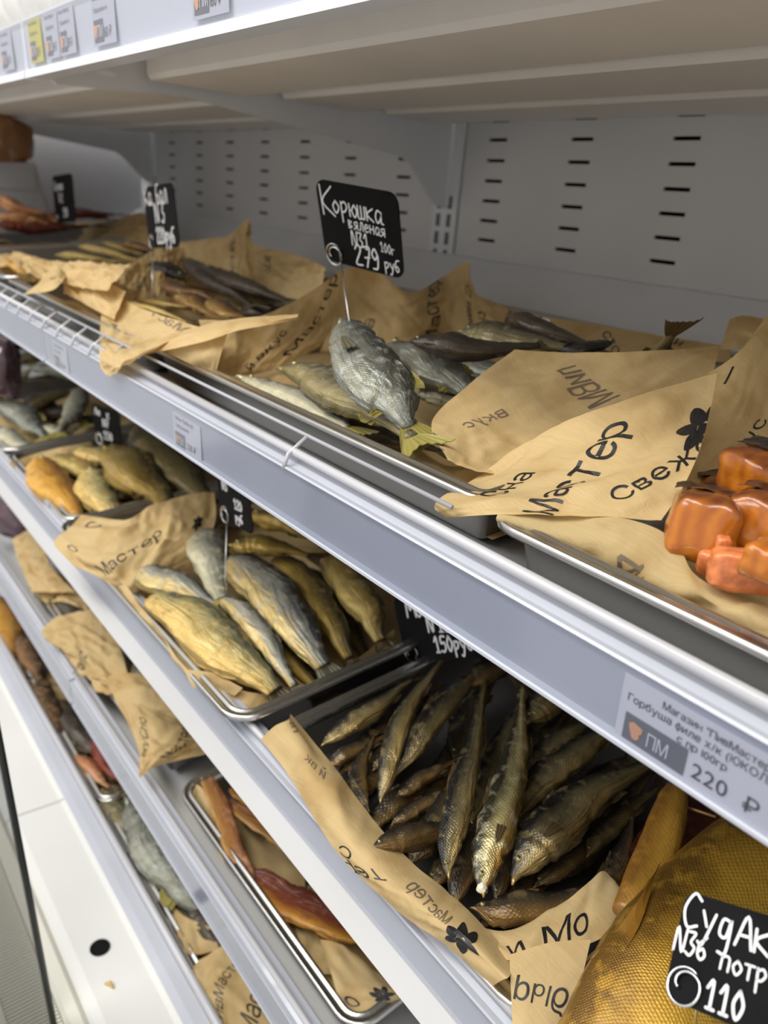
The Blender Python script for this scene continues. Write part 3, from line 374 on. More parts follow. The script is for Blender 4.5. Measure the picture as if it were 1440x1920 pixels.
def glass(name, col, rough=.02, alpha=.35):
    mt, t, b, N, Lk = nt(name); out = N['Material Output']
    tr = N.new('ShaderNodeBsdfTransparent'); tr.inputs[0].default_value = (*col, 1)
    gl = N.new('ShaderNodeBsdfGlossy'); gl.inputs['Roughness'].default_value = rough
    fr = N.new('ShaderNodeLayerWeight'); fr.inputs[0].default_value = .25; mx = N.new('ShaderNodeMixShader')
    mr = N.new('ShaderNodeMapRange'); mr.inputs[3].default_value = .03; mr.inputs[4].default_value = .45; Lk.new(fr.outputs['Facing'], mr.inputs[0])
    Lk.new(mr.outputs[0], mx.inputs[0]); Lk.new(tr.outputs[0], mx.inputs[1]); Lk.new(gl.outputs[0], mx.inputs[2]); Lk.new(mx.outputs[0], out.inputs[0])
    return mt
M['glass'] = glass('grey_tinted_glass', (.66, .665, .665))
M['film'] = glass('clear_plastic_strip', (.93, .94, .97), .12)
def kraft(name, base, oily=.5, trans=.28):
    mt, t, b, N, Lk = nt(name); out = N['Material Output']
    tc = N.new('ShaderNodeTexCoord')
    mp = N.new('ShaderNodeMapping'); mp.inputs['Rotation'].default_value = (.5, .3, .8); mp.inputs['Scale'].default_value = (20, 1300, 20)
    fib = N.new('ShaderNodeTexNoise'); fib.inputs['Scale'].default_value = 1.0; fib.inputs['Detail'].default_value = 4
    Lk.new(tc.outputs['Object'], mp.inputs[0]); Lk.new(mp.outputs[0], fib.inputs['Vector'])
    oil = N.new('ShaderNodeTexNoise'); oil.inputs['Scale'].default_value = 22; oil.inputs['Detail'].default_value = 3
    Lk.new(tc.outputs['Object'], oil.inputs['Vector'])
    r1 = N.new('ShaderNodeValToRGB'); r1.color_ramp.elements[0].position = .30; r1.color_ramp.elements[1].position = .72
    r1.color_ramp.elements[0].color = (*[c*.92 for c in base], 1); r1.color_ramp.elements[1].color = (*[min(1, c*1.06) for c in base], 1)
    Lk.new(fib.outputs['Fac'], r1.inputs[0])
    r2 = N.new('ShaderNodeValToRGB'); r2.color_ramp.elements[0].position = .50; r2.color_ramp.elements[1].position = .66
    r2.color_ramp.elements[0].color = (0, 0, 0, 1); r2.color_ramp.elements[1].color = (oily, oily, oily, 1)
    Lk.new(oil.outputs['Fac'], r2.inputs[0])
    mx = N.new('ShaderNodeMixRGB'); mx.inputs[2].default_value = (base[0]*.72, base[1]*.60, base[2]*.42, 1)
    Lk.new(r2.outputs[0], mx.inputs[0]); Lk.new(r1.outputs[0], mx.inputs[1]); Lk.new(mx.outputs[0], b.inputs['Base Color'])
    b.inputs['Roughness'].default_value = .62; b.inputs['Specular IOR Level'].default_value = .3
    cr = N.new('ShaderNodeTexVoronoi'); cr.feature = 'DISTANCE_TO_EDGE'; cr.inputs['Scale'].default_value = 42
    nz2 = N.new('ShaderNodeTexNoise'); nz2.inputs['Scale'].default_value = 30
    Lk.new(tc.outputs['Object'], nz2.inputs['Vector'])
    va = N.new('ShaderNodeVectorMath'); va.operation = 'MULTIPLY_ADD'; va.inputs[1].default_value = (.03, .03, .03)
    Lk.new(nz2.outputs['Color'], va.inputs[0]); Lk.new(tc.outputs['Object'], va.inputs[2]); Lk.new(va.outputs[0], cr.inputs['Vector'])
    crr = N.new('ShaderNodeMapRange'); crr.inputs[2].default_value = .06; Lk.new(cr.outputs['Distance'], crr.inputs[0])
    b1 = N.new('ShaderNodeBump'); b1.inputs['Strength'].default_value = .10; b1.inputs['Distance'].default_value = .0012; Lk.new(crr.outputs[0], b1.inputs['Height'])
    b2 = N.new('ShaderNodeBump'); b2.inputs['Strength'].default_value = .18; b2.inputs['Distance'].default_value = .0005
    Lk.new(fib.outputs['Fac'], b2.inputs['Height']); Lk.new(b1.outputs[0], b2.inputs['Normal']); Lk.new(b2.outputs[0], b.inputs['Normal'])
    tl = N.new('ShaderNodeBsdfTranslucent'); Lk.new(mx.outputs[0], tl.inputs[0])
    ms = N.new('ShaderNodeMixShader'); ms.inputs[0].default_value = trans
    Lk.new(b.outputs[0], ms.inputs[1]); Lk.new(tl.outputs[0], ms.inputs[2]); Lk.new(ms.outputs[0], out.inputs[0])
    return mt
M['kraft'] = kraft('kraft_paper', (.73, .535, .262))
M['kraft2'] = kraft('thin_oiled_paper', (.76, .58, .29), .7, .42)

def fishmat(name, belly, side, back, blotch, rough=.38, metal=.25, scale=260, sbump=.5, wr=.6, blend=.45):
    mt, t, b, N, Lk = nt(name)
    at = N.new('ShaderNodeAttribute'); at.attribute_name = 'fp'; sp = N.new('ShaderNodeSeparateColor'); Lk.new(at.outputs['Color'], sp.inputs[0])
    tc = N.new('ShaderNodeTexCoord')
    nz = N.new('ShaderNodeTexNoise'); nz.inputs['Scale'].default_value = 38; nz.inputs['Detail'].default_value = 6; nz.inputs['Roughness'].default_value = .65
    Lk.new(tc.outputs['Object'], nz.inputs['Vector'])
    ma = N.new('ShaderNodeMath'); ma.operation = 'MULTIPLY_ADD'; ma.inputs[1].default_value = blend; Lk.new(nz.outputs['Fac'], ma.inputs[0])
    ms = N.new('ShaderNodeMath'); ms.operation = 'SUBTRACT'; ms.inputs[1].default_value = blend*.5; Lk.new(sp.outputs['Green'], ms.inputs[0]); Lk.new(ms.outputs[0], ma.inputs[2])
    r = N.new('ShaderNodeValToRGB'); e = r.color_ramp.elements
    e[0].position = .16; e[0].color = (*belly, 1); e[1].position = .74; e[1].color = (*back, 1); x = e.new(.46); x.color = (*side, 1)
    Lk.new(ma.outputs[0], r.inputs[0])
    n2 = N.new('ShaderNodeTexNoise'); n2.inputs['Scale'].default_value = 85; n2.inputs['Detail'].default_value = 4; Lk.new(tc.outputs['Object'], n2.inputs['Vector'])
    r2 = N.new('ShaderNodeValToRGB'); r2.color_ramp.elements[0].position = .52; r2.color_ramp.elements[1].position = .68; r2.color_ramp.elements[1].color = (.75, .75, .75, 1)
    Lk.new(n2.outputs['Fac'], r2.inputs[0])
    mx = N.new('ShaderNodeMixRGB'); mx.inputs[2].default_value = (*blotch, 1); Lk.new(r2.outputs[0], mx.inputs[0]); Lk.new(r.outputs[0], mx.inputs[1])
    Lk.new(mx.outputs[0], b.inputs['Base Color'])
    b.inputs['Metallic'].default_value = metal; b.inputs['Roughness'].default_value = rough; b.inputs['Coat Weight'].default_value = .25; b.inputs['Coat Roughness'].default_value = .25
    fs = N.new('ShaderNodeAttribute'); fs.attribute_name = 'fs'
    vo = N.new('ShaderNodeTexVoronoi'); vo.inputs['Scale'].default_value = scale; vo.inputs['Randomness'].default_value = .18
    rm = N.new('ShaderNodeMapping'); rm.inputs['Rotation'].default_value = (0, 0, math.radians(45)); sm = N.new('ShaderNodeMapping'); sm.inputs['Scale'].default_value = (.85, 1.15, 1)
    Lk.new(fs.outputs['Vector'], sm.inputs[0]); Lk.new(sm.outputs[0], rm.inputs[0]); Lk.new(rm.outputs[0], vo.inputs['Vector'])
    b1 = N.new('ShaderNodeBump'); b1.invert = True; b1.inputs['Strength'].default_value = sbump; b1.inputs['Distance'].default_value = .0012; Lk.new(vo.outputs['Distance'], b1.inputs['Height'])
    mp = N.new('ShaderNodeMapping'); mp.inputs['Scale'].default_value = (22, 90, 1); Lk.new(fs.outputs['Vector'], mp.inputs[0])
    wn = N.new('ShaderNodeTexNoise'); wn.inputs['Scale'].default_value = 1; wn.inputs['Detail'].default_value = 5; wn.inputs['Distortion'].default_value = 1.2; Lk.new(mp.outputs[0], wn.inputs['Vector'])
    b2 = N.new('ShaderNodeBump'); b2.inputs['Strength'].default_value = wr; b2.inputs['Distance'].default_value = .005; Lk.new(wn.outputs['Fac'], b2.inputs['Height']); Lk.new(b1.outputs[0], b2.inputs['Normal'])
    Lk.new(b2.outputs[0], b.inputs['Normal'])
    return mt
FM = {
 'grey': fishmat('grey_dried_fish_skin', (.38, .38, .30), (.21, .215, .18), (.055, .056, .04), (.50, .52, .50), .34, .5, 420, .6, 1.0, .7),
 'greyg': fishmat('grey_green_dried_skin', (.32, .26, .12), (.17, .15, .085), (.055, .05, .035), (.32, .28, .17), .38, .35, 420, .4),
 'pale': fishmat('pale_dried_skin', (.54, .50, .33), (.36, .35, .28), (.15, .15, .12), (.66, .62, .42), .42, .2, 420, .4),
 'dark': fishmat('dark_dried_skin', (.085, .065, .045), (.042, .035, .028), (.016, .014, .012), (.09, .06, .03), .35, .3, 400, .3),
 'amber': fishmat('amber_dried_skin', (.35, .20, .05), (.16, .08, .02), (.04, .022, .012), (.45, .30, .10), .28, .2, 400, .3),
 'brown': fishmat('brown_dried_skin', (.28, .14, .045), (.12, .06, .024), (.045, .026, .015), (.34, .20, .09), .34, .2, 400, .3),
 'gold': fishmat('gold_smoked_skin', (.58, .42, .12), (.38, .25, .07), (.14, .10, .035), (.55, .44, .20), .38, .25, 420, .4),
 'orange': fishmat('orange_smoked_skin', (.72, .38, .05), (.56, .28, .035), (.20, .10, .02), (.40, .15, .03), .38, .1, 400, .3),
 'yellow': fishmat('yellow_smoked_skin', (.78, .54, .17), (.56, .46, .20), (.08, .09, .055), (.48, .30, .08), .40, .2, 420, .5, .9, .6),
 'silver': fishmat('silver_gold_skin', (.70, .52, .20), (.42, .42, .37), (.055, .06, .06), (.50, .46, .34), .34, .35, 420, .5, .9, .6),
 'golddark': fishmat('dark_gold_skin', (.48, .31, .06), (.24, .17, .045), (.075, .06, .03), (.36, .24, .07), .36, .3, 420, .4),
 'olive': fishmat('olive_smoked_skin', (.20, .15, .05), (.11, .09, .035), (.04, .035, .018), (.15, .11, .04), .40, .2, 420, .4),
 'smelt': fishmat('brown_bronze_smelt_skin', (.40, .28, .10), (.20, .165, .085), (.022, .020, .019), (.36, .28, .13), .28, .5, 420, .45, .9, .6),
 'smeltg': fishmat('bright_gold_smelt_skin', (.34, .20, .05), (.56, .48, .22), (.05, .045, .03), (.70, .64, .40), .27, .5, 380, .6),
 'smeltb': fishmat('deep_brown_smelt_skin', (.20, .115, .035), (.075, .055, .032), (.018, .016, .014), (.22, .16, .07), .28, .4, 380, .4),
 'meat': fishmat('pink_brown_dried_meat', (.62, .28, .12), (.45, .18, .08), (.20, .06, .025), (.60, .34, .14), .32, 0, 300, .2),
 'redmeat': fishmat('dark_red_flesh', (.22, .035, .015), (.13, .02, .01), (.05, .01, .008), (.24, .06, .02), .25, 0, 300, .2),
 'belly': fishmat('orange_belly_skin', (.46, .24, .07), (.36, .16, .045), (.20, .07, .025), (.44, .20, .09), .34, .05, 300, .2),
 'bellyr': fishmat('red_brown_belly_flesh', (.52, .24, .03), (.17, .04, .018), (.12, .025, .012), (.26, .09, .04), .26, 0, 300, .2, blend=.15),
 'sudak': fishmat('golden_scaled_skin', (.70, .42, .055), (.60, .34, .038), (.20, .10, .014), (.56, .31, .035), .33, .35, 470, .9, .0),
 'sudakf': fishmat('golden_belly_flap', (.74, .42, .06), (.62, .33, .045), (.30, .14, .02), (.5, .25, .04), .38, .1, 330, .35, .2),
}
FINCOL = {}
def finmat(name, col, col2):
    mt, t, b, N, Lk = nt(name); b.inputs['Roughness'].default_value = .4
    fs = N.new('ShaderNodeAttribute'); fs.attribute_name = 'fs'
    wv = N.new('ShaderNodeTexWave'); wv.bands_direction = 'Y'; wv.inputs['Scale'].default_value = 3.2; wv.inputs['Distortion'].default_value = .8
    Lk.new(fs.outputs['Vector'], wv.inputs['Vector'])
    r = N.new('ShaderNodeValToRGB'); r.color_ramp.elements[0].color = (*col2, 1); r.color_ramp.elements[1].color = (*col, 1)
    Lk.new(wv.outputs['Fac'], r.inputs[0]); Lk.new(r.outputs[0], b.inputs['Base Color'])
    tl = N.new('ShaderNodeBsdfTranslucent'); Lk.new(r.outputs[0], tl.inputs[0]); ms = N.new('ShaderNodeMixShader'); ms.inputs[0].default_value = .25
    Lk.new(b.outputs[0], ms.inputs[1]); Lk.new(tl.outputs[0], ms.inputs[2]); Lk.new(ms.outputs[0], N['Material Output'].inputs[0])
    return mt
FINCOL['y'] = finmat('yellow_fin_rays', (.55, .47, .12), (.24, .21, .06))
FINCOL['g'] = finmat('grey_fin_rays', (.22, .20, .12), (.07, .065, .045))
FINCOL['b'] = finmat('brown_fin_rays', (.16, .10, .04), (.04, .028, .015))
FINCOL['o'] = finmat('golden_fin_rays', (.50, .25, .03), (.10, .04, .008))
M['eyering'] = simple('fish_eye_ring', (.50, .42, .16), .15, .3, coat=.5)
M['pupil'] = simple('fish_pupil', (.01, .01, .008), .12, coat=.6)
M['bone'] = simple('pale_bone_tissue', (.80, .76, .60), .4, 0, .2, 200, .4)

# ------------------------------------------------------------ setting: cabinet shell
XR = 0.42
bmf = bmesh.new(); add_box(bmf, (-3.6, -3.2, -1.36), (1.6, .06, -1.32))
structure(link('floor', bm_mesh('floor', bmf), M['floor']))
def back_panel(x0, x1, cols, name, z0=-.078, z1=.60):
    rows = [.139] + [.1105-.031*k for k in range(6)]; hw, hh = .0205, .0026
    xs = sorted([x0, x1]+[c-hw for c in cols]+[c+hw for c in cols]); zs = sorted([z0, z1]+[r-hh for r in rows]+[r+hh for r in rows])
    idx = {}; v = []; f = []
    def vid(i, j, y=0):
        k = (i, j, y)
        if k not in idx: idx[k] = len(v); v.append((xs[i], y, zs[j]))
        return idx[k]
    for i in range(len(xs)-1):
        for j in range(len(zs)-1):
            cx = (xs[i]+xs[i+1])/2; cz = (zs[j]+zs[j+1])/2
            if any(abs(cx-c) < hw for c in cols) and any(abs(cz-r) < hh for r in rows):
                for a, b in (((i, j), (i+1, j)), ((i+1, j), (i+1, j+1)), ((i+1, j+1), (i, j+1)), ((i, j+1), (i, j))):
                    f.append((vid(*a), vid(*b), vid(*b, .004), vid(*a, .004)))
            else: f.append((vid(i, j), vid(i+1, j), vid(i+1, j+1), vid(i, j+1)))
    structure(link(name, mesh(name, v, f), M['back']))
back_panel(-1.085, XR+.1, [-1.0105+.1735*k for k in range(9)], 'wall_back')
back_panel(-2.42, -1.155, [-2.299+.1751*k for k in range(7)], 'wall_back_far')
structure(box('wall_behind', (-3.0, .05, -1.32), (XR+.2, .07, .6), M['dark']))
structure(box('wall_left', (-2.56, -.66, -1.3), (-2.53, .03, .6), M['board']))
structure(box('wall_back_corner', (-2.54, .0, -.078), (-2.42, .01, .60), M['white']))
# slotted posts
for px, nm in ((-1.12, 'trim_1'), (-2.43, 'trim_2')):
    o = structure(box(nm, (px-.032, -.004, -1.2), (px+.032, .006, .5), M['white']))
    for k in range(44):
        for sx in (-.014, .014):
            if k < 14 or k > 30: continue
            z = -.9+.03*k
            s = box('post_slot', (px+sx-.0045, -.0055, z), (px+sx+.0045, -.0035, z+.021), M['slot'], o)
# riser below the perforated panels
structure(extrude_x('trim_3', [(.0, -.074), (-.012, -.076), (-.024, -.084), (-.15, -.165), (.0, -.20)], -2.53, XR, M['white']))

# ------------------------------------------------------------ shelves
def bracket(parent, px, dz=0, m=None):
    prof = [(-.668, .124), (-.672, .112), (-.662, .104), (-.498, .113), (-.311, .095), (-.115, .076), (-.095, .066), (-.030, .006), (-.002, .0), (-.002, .162), (-.02, .162), (-.66, .162)]
    n = len(prof); t = .0022
    v = [(px-t, y, z+dz) for y, z in prof]+[(px+t, y, z+dz) for y, z in prof]
    f = [(i, (i+1) % n, n+(i+1) % n, n+i) for i in range(n)]+[tuple(range(n))[::-1], tuple(range(n, 2*n))]
    o = link('shelf_bracket', mesh('shelf_bracket', v, f), m or M['white'], parent)
    box('rear_flange', (px-.012, -.006, .004+dz), (px+.012, -.001, .165+dz), M['white'], o)
    bm = bmesh.new(); bmesh.ops.create_cone(bm, segments=20, radius1=.016, radius2=.016, depth=.0012, cap_ends=True,
        matrix=Matrix.Translation((px+.003, -.60, .125+dz)) @ Matrix.Rotation(math.pi/2, 4, 'Y') @ Matrix.Diagonal((.20, .8, 1, 1)))
    link('bracket_slot_lit', bm_mesh('bracket_slot_lit', bm), M['toprail'], o)  # white disc on the bracket: the lit slot's brightness is painted as colour
    return o
up = thing('wall_shelf', 'cream white top shelf with ridged underside hanging above the upper fish trays', 'shelf')
box('shelf_panel', (-1.115, -.675, .150), (XR, -.003, .158), M['under'], up)
box('shelf_panel', (-2.42, -.675, .150), (-1.125, -.003, .158), M['under'], up)
for x0, x1 in ((-1.115, XR), (-2.42, -1.125)):
    for (ya, yb, zb) in ((-.552, -.405, .124), (-.352, -.215, .128), (-.165, -.045, .131)):
        o = extrude_x('stiffener', [(ya-.001, .150), (ya, zb+.006), (ya+.004, zb), (yb-.004, zb), (yb, zb+.006), (yb+.001, .150)], x0+.012, x1-.01, M['under'], up)
for px in (-1.12, -2.43): bracket(up, px)
def price_rail(parent, x0, x1, y, zlip, mat, lipm, h=.0425):
    # lip tube, recess and label channel, one profile
    prof = [(y, zlip)]
    for k in range(7):
        a = math.pi*.9-k*math.pi/6; prof.append((y+.0045+.0055*math.cos(a)-.004, zlip-.001+.0055*math.sin(a)))
    lip = extrude_x('rail_lip', [(y+.0034*math.cos(a), zlip+.0034*math.sin(a)) for a in [k*math.pi/6 for k in range(12)]], x0, x1, lipm, parent, True, True)
    ch = [(y+.006, zlip-.003), (y+.004, zlip-.007), (y-.004, zlip-.0105), (y-.0085, zlip-.010), (y-.0095, zlip-.0115), (y-.0070, zlip-.0135),
          (y-.0045, zlip-.014-h+.005), (y-.0085, zlip-.014-h+.002), (y-.0085, zlip-.014-h), (y-.0, zlip-.014-h), (y+.012, zlip-.02), (y+.012, zlip-.003)]
    c = extrude_x('label_channel', ch, x0, x1, mat, parent)
    extrude_x('clear_cover', [(y-.0090, zlip-.012), (y-.0078, zlip-.014-h+.003), (y-.0074, zlip-.014-h+.003), (y-.0086, zlip-.012)], x0+.002, x1-.002, M['film'], parent)
    return c
# top shelf rail, taller and white
for x0, x1 in ((-2.5, -1.128), (-1.122, XR)):
    ch = [(-.684, .162), (-.692, .169), (-.697, .167), (-.694, .160), (-.690, .118), (-.697, .113), (-.697, .106), (-.676, .106), (-.672, .150), (-.674, .162)]
    extrude_x('price_rail', ch, x0, x1, M['toprail'], up)
    extrude_x('clear_cover', [(-.6965, .165), (-.6945, .115), (-.6940, .115), (-.6960, .165)], x0+.002, x1-.002, M['film'], up)
names = {'1': 'sloping grey shelf with steel trays at the upper level', '2': 'sloping grey shelf at the middle level holding the smelt tray',
         '3': 'sloping grey shelf one level above the bottom deck', '4': 'bottom shelf of the cabinet right behind the white deck'}
LIPY = -.692; LIPZ = {'1': -.182, '2': -.472, '3': -.742}
for L in '123':
    sh = thing('wall_shelf', names[L], 'shelf')
    for x0, x1 in (((-2.5, -1.127), (-1.122, XR)) if L != '2' else ((-2.5, XR),)):
        a = LP(L, (0, -.03, -.052)); b_ = LP(L, (0, 0, -.052)); yb = -.004
        zb = a.z+(yb-a.y)*math.tan(TILT)
        extrude_x('shelf_panel', [(LIPY+.004, LIPZ[L]-.006), (LIPY+.008, a.z), (a.y, a.z), (yb, zb), (yb, zb-.012), (LIPY+.008, a.z-.012)], x0, x1, M['back'], sh)
        price_rail(sh, x0, x1, LIPY, LIPZ[L], M['rail'], M['raillip'])
    if L == '1':
        g = thing('wire_guard', 'low white wire guard standing in the front edge of the upper tray shelf', 'guard')
        for x0, x1 in ((-2.45, -1.135), (-1.115, -.325)):
            tube('top_wire', [(x0, -.680, -.171), (x1, -.680, -.171)], .0016, M['wireguard'], g)
        xx = [-2.36+.062*k for k in range(24)] + [-.875, -.49]
        for x in xx:
            tube('wire_rung', [(x, -.681, -.171), (x, -.6975, -.183), (x, -.7015, -.194)], .0017, M['raillip'], g)
# bottom shelf and deck
sh = thing('wall_shelf', names['4'], 'shelf')
box('shelf_panel', (-2.5, -.66, -1.06), (XR, -.004, -1.045), M['back'], sh)
extrude_x('rail_lip', [(-.690+.006*math.cos(k*math.pi/5), -.972+.006*math.sin(k*math.pi/5)) for k in range(10)], -2.5, XR, M['raillip'], sh, True, True)
extrude_x('label_channel', [(-.696, -.974), (-.712, -.978), (-.722, -.984), (-.722, -1.0), (-.69, -1.0)], -2.5, XR, M['rail'], sh)
dk = thing('cabinet_deck', 'white front deck panel with a round black sticker along the cabinet bottom', 'cabinet')
for x0, x1 in ((-2.5, -1.131), (-1.1285, XR)):
    extrude_x('deck_panel', [(-.722, -.984), (-.730, -.986), (-.800, -.984), (-.812, -.986), (-.816, -.994), (-.816, -1.10), (-.722, -1.10)], x0, x1, M['deck'], dk)
extrude_x('deck_trim', [(-.817, -.992), (-.822, -.986), (-.836, -.988), (-.840, -1.0), (-.840, -1.1), (-.817, -1.1)], -2.5, XR, M['cream'], dk)
bm = bmesh.new(); bmesh.ops.create_cone(bm, segments=40, radius1=.0135, radius2=.0135, depth=.0015, cap_ends=True, matrix=Matrix.Translation((-.8165, -.770, -.9842)))
link('round_sticker', bm_mesh('round_sticker', bm), M['black'], dk)
gr = thing('air_grille', 'ribbed cream air grille beside the white deck edge', 'grille')
extrude_x('grille_base', [(-.842, -1.02), (-.90, -1.02), (-.90, -1.1), (-.842, -1.1)], -1.9, XR, M['slot'], gr)
extrude_x('grille_frame', [(-.898, -1.0), (-.912, -.998), (-.914, -1.1), (-.898, -1.1)], -1.9, XR, M['cream'], gr)
bm = bmesh.new()
for k in range(330):
    x = -1.75+k*.0056; add_box(bm, (x, -.899, -1.022), (x+.0034, -.841, -1.002))
o = link('grille_ribs', bm_mesh('grille_ribs', bm), M['cream'], gr); o['kind'] = 'stuff'
bp_ = thing('cabinet_bumper', 'grey front plinth of the cabinet below the grille', 'cabinet')
extrude_x('plinth_panel', [(-.915, -1.0), (-.925, -1.0), (-.96, -1.06), (-.96, -1.319), (-.915, -1.319)], -2.5, XR, M['rail'], bp_)
extrude_x('plinth_trim', [(-.961, -1.09), (-.972, -1.09), (-.972, -1.12), (-.961, -1.12)], -2.5, XR, M['raillip'], bp_)
# glass door leaf
gd = thing('glass_panel', 'upright clear glass panel with dark edge at the cabinet front', 'glass')
px = -.75
v = [(px, -.890, -.30), (px, -.846, -1.16), (px, -1.30, -1.16), (px, -1.30, -.30)]
v2 = [(a+.006, b_, c) for a, b_, c in v]
link('glass_pane', mesh('glass_pane', v+v2, [(0, 1, 2, 3), (7, 6, 5, 4), (0, 4, 5, 1), (1, 5, 6, 2), (2, 6, 7, 3), (3, 7, 4, 0)]), M['glass'], gd)
e0 = Vector((px+.003, -.8877, -.30)); e1 = Vector((px+.003, -.8435, -1.16))
tube('dark_edge', [e0, (e0+e1)/2, e1], .0042, M['rubber'], gd, 6)
c3 = LP('2', (-.243, .0035, .003)); bm = bmesh.new(); bmesh.ops.create_icosphere(bm, subdivisions=2, radius=.0022, matrix=Matrix.Translation(c3))
for vv in bm.verts: vv.co += Vector((noise.noise(vv.co*900), noise.noise(vv.co*900+Vector((5, 0, 0))), 0))*.0015
tag(link('crumb', bm_mesh('crumb', bm), simple('orange_fish_crumb', (.55, .25, .03), .5)), 'tiny orange crumb stuck on the rim of the smelt tray', 'crumb')
cr = tube('crumb', [(-.76, -.783, -.9835), (-.755, -.778, -.981), (-.747, -.776, -.9835)], [.0015, .0032, .001], M['wood'])
tag(cr, 'small brown crumb lying on the white deck', 'crumb')

# ------------------------------------------------------------ steel trays
def tray(L, x0, x1, d0, d1, h, depth, label, r=.03):
    t = thing('steel_tray', label, 'tray', LP(L, ((x0+x1)/2, (d0+d1)/2, -.05)), 'stainless steel trays')
    base = t.location.copy()
    sec = [(0, -.0035), (0, 0), (.0015, .0018), (.004, .0016), (.0055, .0002), (.009, .0), (.0105, .0015), (.0125, .0015), (.0145, -.001), (.016, -.006), (.022, -depth+.006), (.028, -depth)]
    v = []; f = []; rings = []
    for off, hh in sec:
        rr = max(.006, r-off); ring = []
        for (cx, cy, a0) in ((x1-off-rr, d1-off-rr, 0), (x0+off+rr, d1-off-rr, 90), (x0+off+rr, d0+off+rr, 180), (x1-off-rr, d0+off+rr, 270)):
            for k in range(7):
                a = math.radians(a0+k*15); ring.append(LP(L, (cx+rr*math.cos(a), cy+rr*math.sin(a), h+hh))-base)
        rings.append(ring)
    n = len(rings[0])
    for ring in rings: v += ring
    nr = 10
    for i in range(nr-1):
        for k in range(n): f.append((i*n+k, i*n+(k+1) % n, (i+1)*n+(k+1) % n, (i+1)*n+k))
    link('rim', mesh('rim', v, f, True), M['steel'], t)
    f2 = []
    for i in range(nr-1, len(rings)-1):
        for k in range(n): f2.append((i*n+k, i*n+(k+1) % n, (i+1)*n+(k+1) % n, (i+1)*n+k))
    f2.append(tuple((len(rings)-1)*n+k for k in range(n)))
    link('pan', mesh('pan', v, f2, True), M['pan'], t)
    return t
tray('1', -.316, .25, -.012, .47, -.002, .046, 'steel tray of orange salmon chunks at the right end of the upper tray shelf')
tray('1', -.895, -.322, .0, .50, 0, .046, 'steel tray of grey dried fish under the sharp black price card', .018)
tray('1', -1.50, -.905, .0, .48, 0, .046, 'steel tray of dark dried fish left of the grey fish tray')
tray('1', -2.0, -1.51, .0, .46, 0, .046, 'steel tray of small golden fish near the far left of the upper shelf')
tray('1', -2.44, -2.01, .0, .46, 0, .046, 'farthest steel tray with dark red dried meat')
tray('2', -.175, .30, .0, .45, -.002, .046, 'steel tray of the big golden pike perch')
tray('2', -.530, -.185, .0, .47, -.002, .046, 'steel tray of brown smelts on the middle shelf')
tray('2', -1.085, -.540, -.018, .45, .008, .046, 'steel tray of yellow headless fish overlapping the middle shelf rail')
tray('2', -1.45, -1.095, .0, .45, 0, .046, 'steel tray of flat golden fish left of the headless fish')
tray('2', -1.95, -1.46, .0, .45, 0, .046, 'steel tray of grey silver fish at the left edge of the middle shelf')
tray('3', -.790, -.385, .0, .42, 0, .046, 'steel tray of orange belly strips on the lower shelf')
tray('3', -1.38, -.84, .0, .42, 0, .046, 'steel tray full of crumpled paper on the lower shelf')
tray('4', -1.62, -1.08, .0, .42, 0, .046, 'bottom steel tray of brown dried fish')
tray('4', -1.07, -.52, .0, .42, 0, .046, 'bottom steel tray of dark silvery fish')

# ------------------------------------------------------------ paper sheets and printing
_val = {}
def hv(i, j, s):
    k = (i, j, s)
    if k not in _val: _val[k] = random.Random(i*7349+j*9151+s*131).uniform(-1, 1)
    return _val[k]
def facet(x, y, c, s):
    x = x/c+.35*math.sin(y/c*1.3+s); y = y/c+.3*math.sin(x*1.1+s*2); i = math.floor(x); j = math.floor(y); fx = x-i; fy = y-j
    a, b, c2, d = hv(i, j, s), hv(i+1, j, s), hv(i+1, j+1, s), hv(i, j+1, s)
    if fx+fy < 1: return a+(b-a)*fx+(d-a)*fy
    return c2+(d-c2)*(1-fx)+(b-c2)*(1-fy)
_text = {}; _gl = {}
def raw_glyph(ch):
    cu = bpy.data.curves.new('t', 'FONT'); cu.body = ch; cu.size = 1; cu.resolution_u = 4
    ob = bpy.data.objects.new('t', cu); COL.objects.link(ob)
    me = bpy.data.meshes.new_from_object(ob.evaluated_get(bpy.context.evaluated_depsgraph_get()))
    bm = bmesh.new(); bm.from_mesh(me); bmesh.ops.triangulate(bm, faces=bm.faces); bm.verts.index_update()
    mn = min(v.co.x for v in bm.verts); mx = max(v.co.x for v in bm.verts)
    V = [(v.co.x-mn, v.co.y) for v in bm.verts]; F = [[v.index for v in f.verts] for f in bm.faces]
    bm.free(); bpy.data.objects.remove(ob); bpy.data.curves.remove(cu); bpy.data.meshes.remove(me)
    return V, F, mx-mn
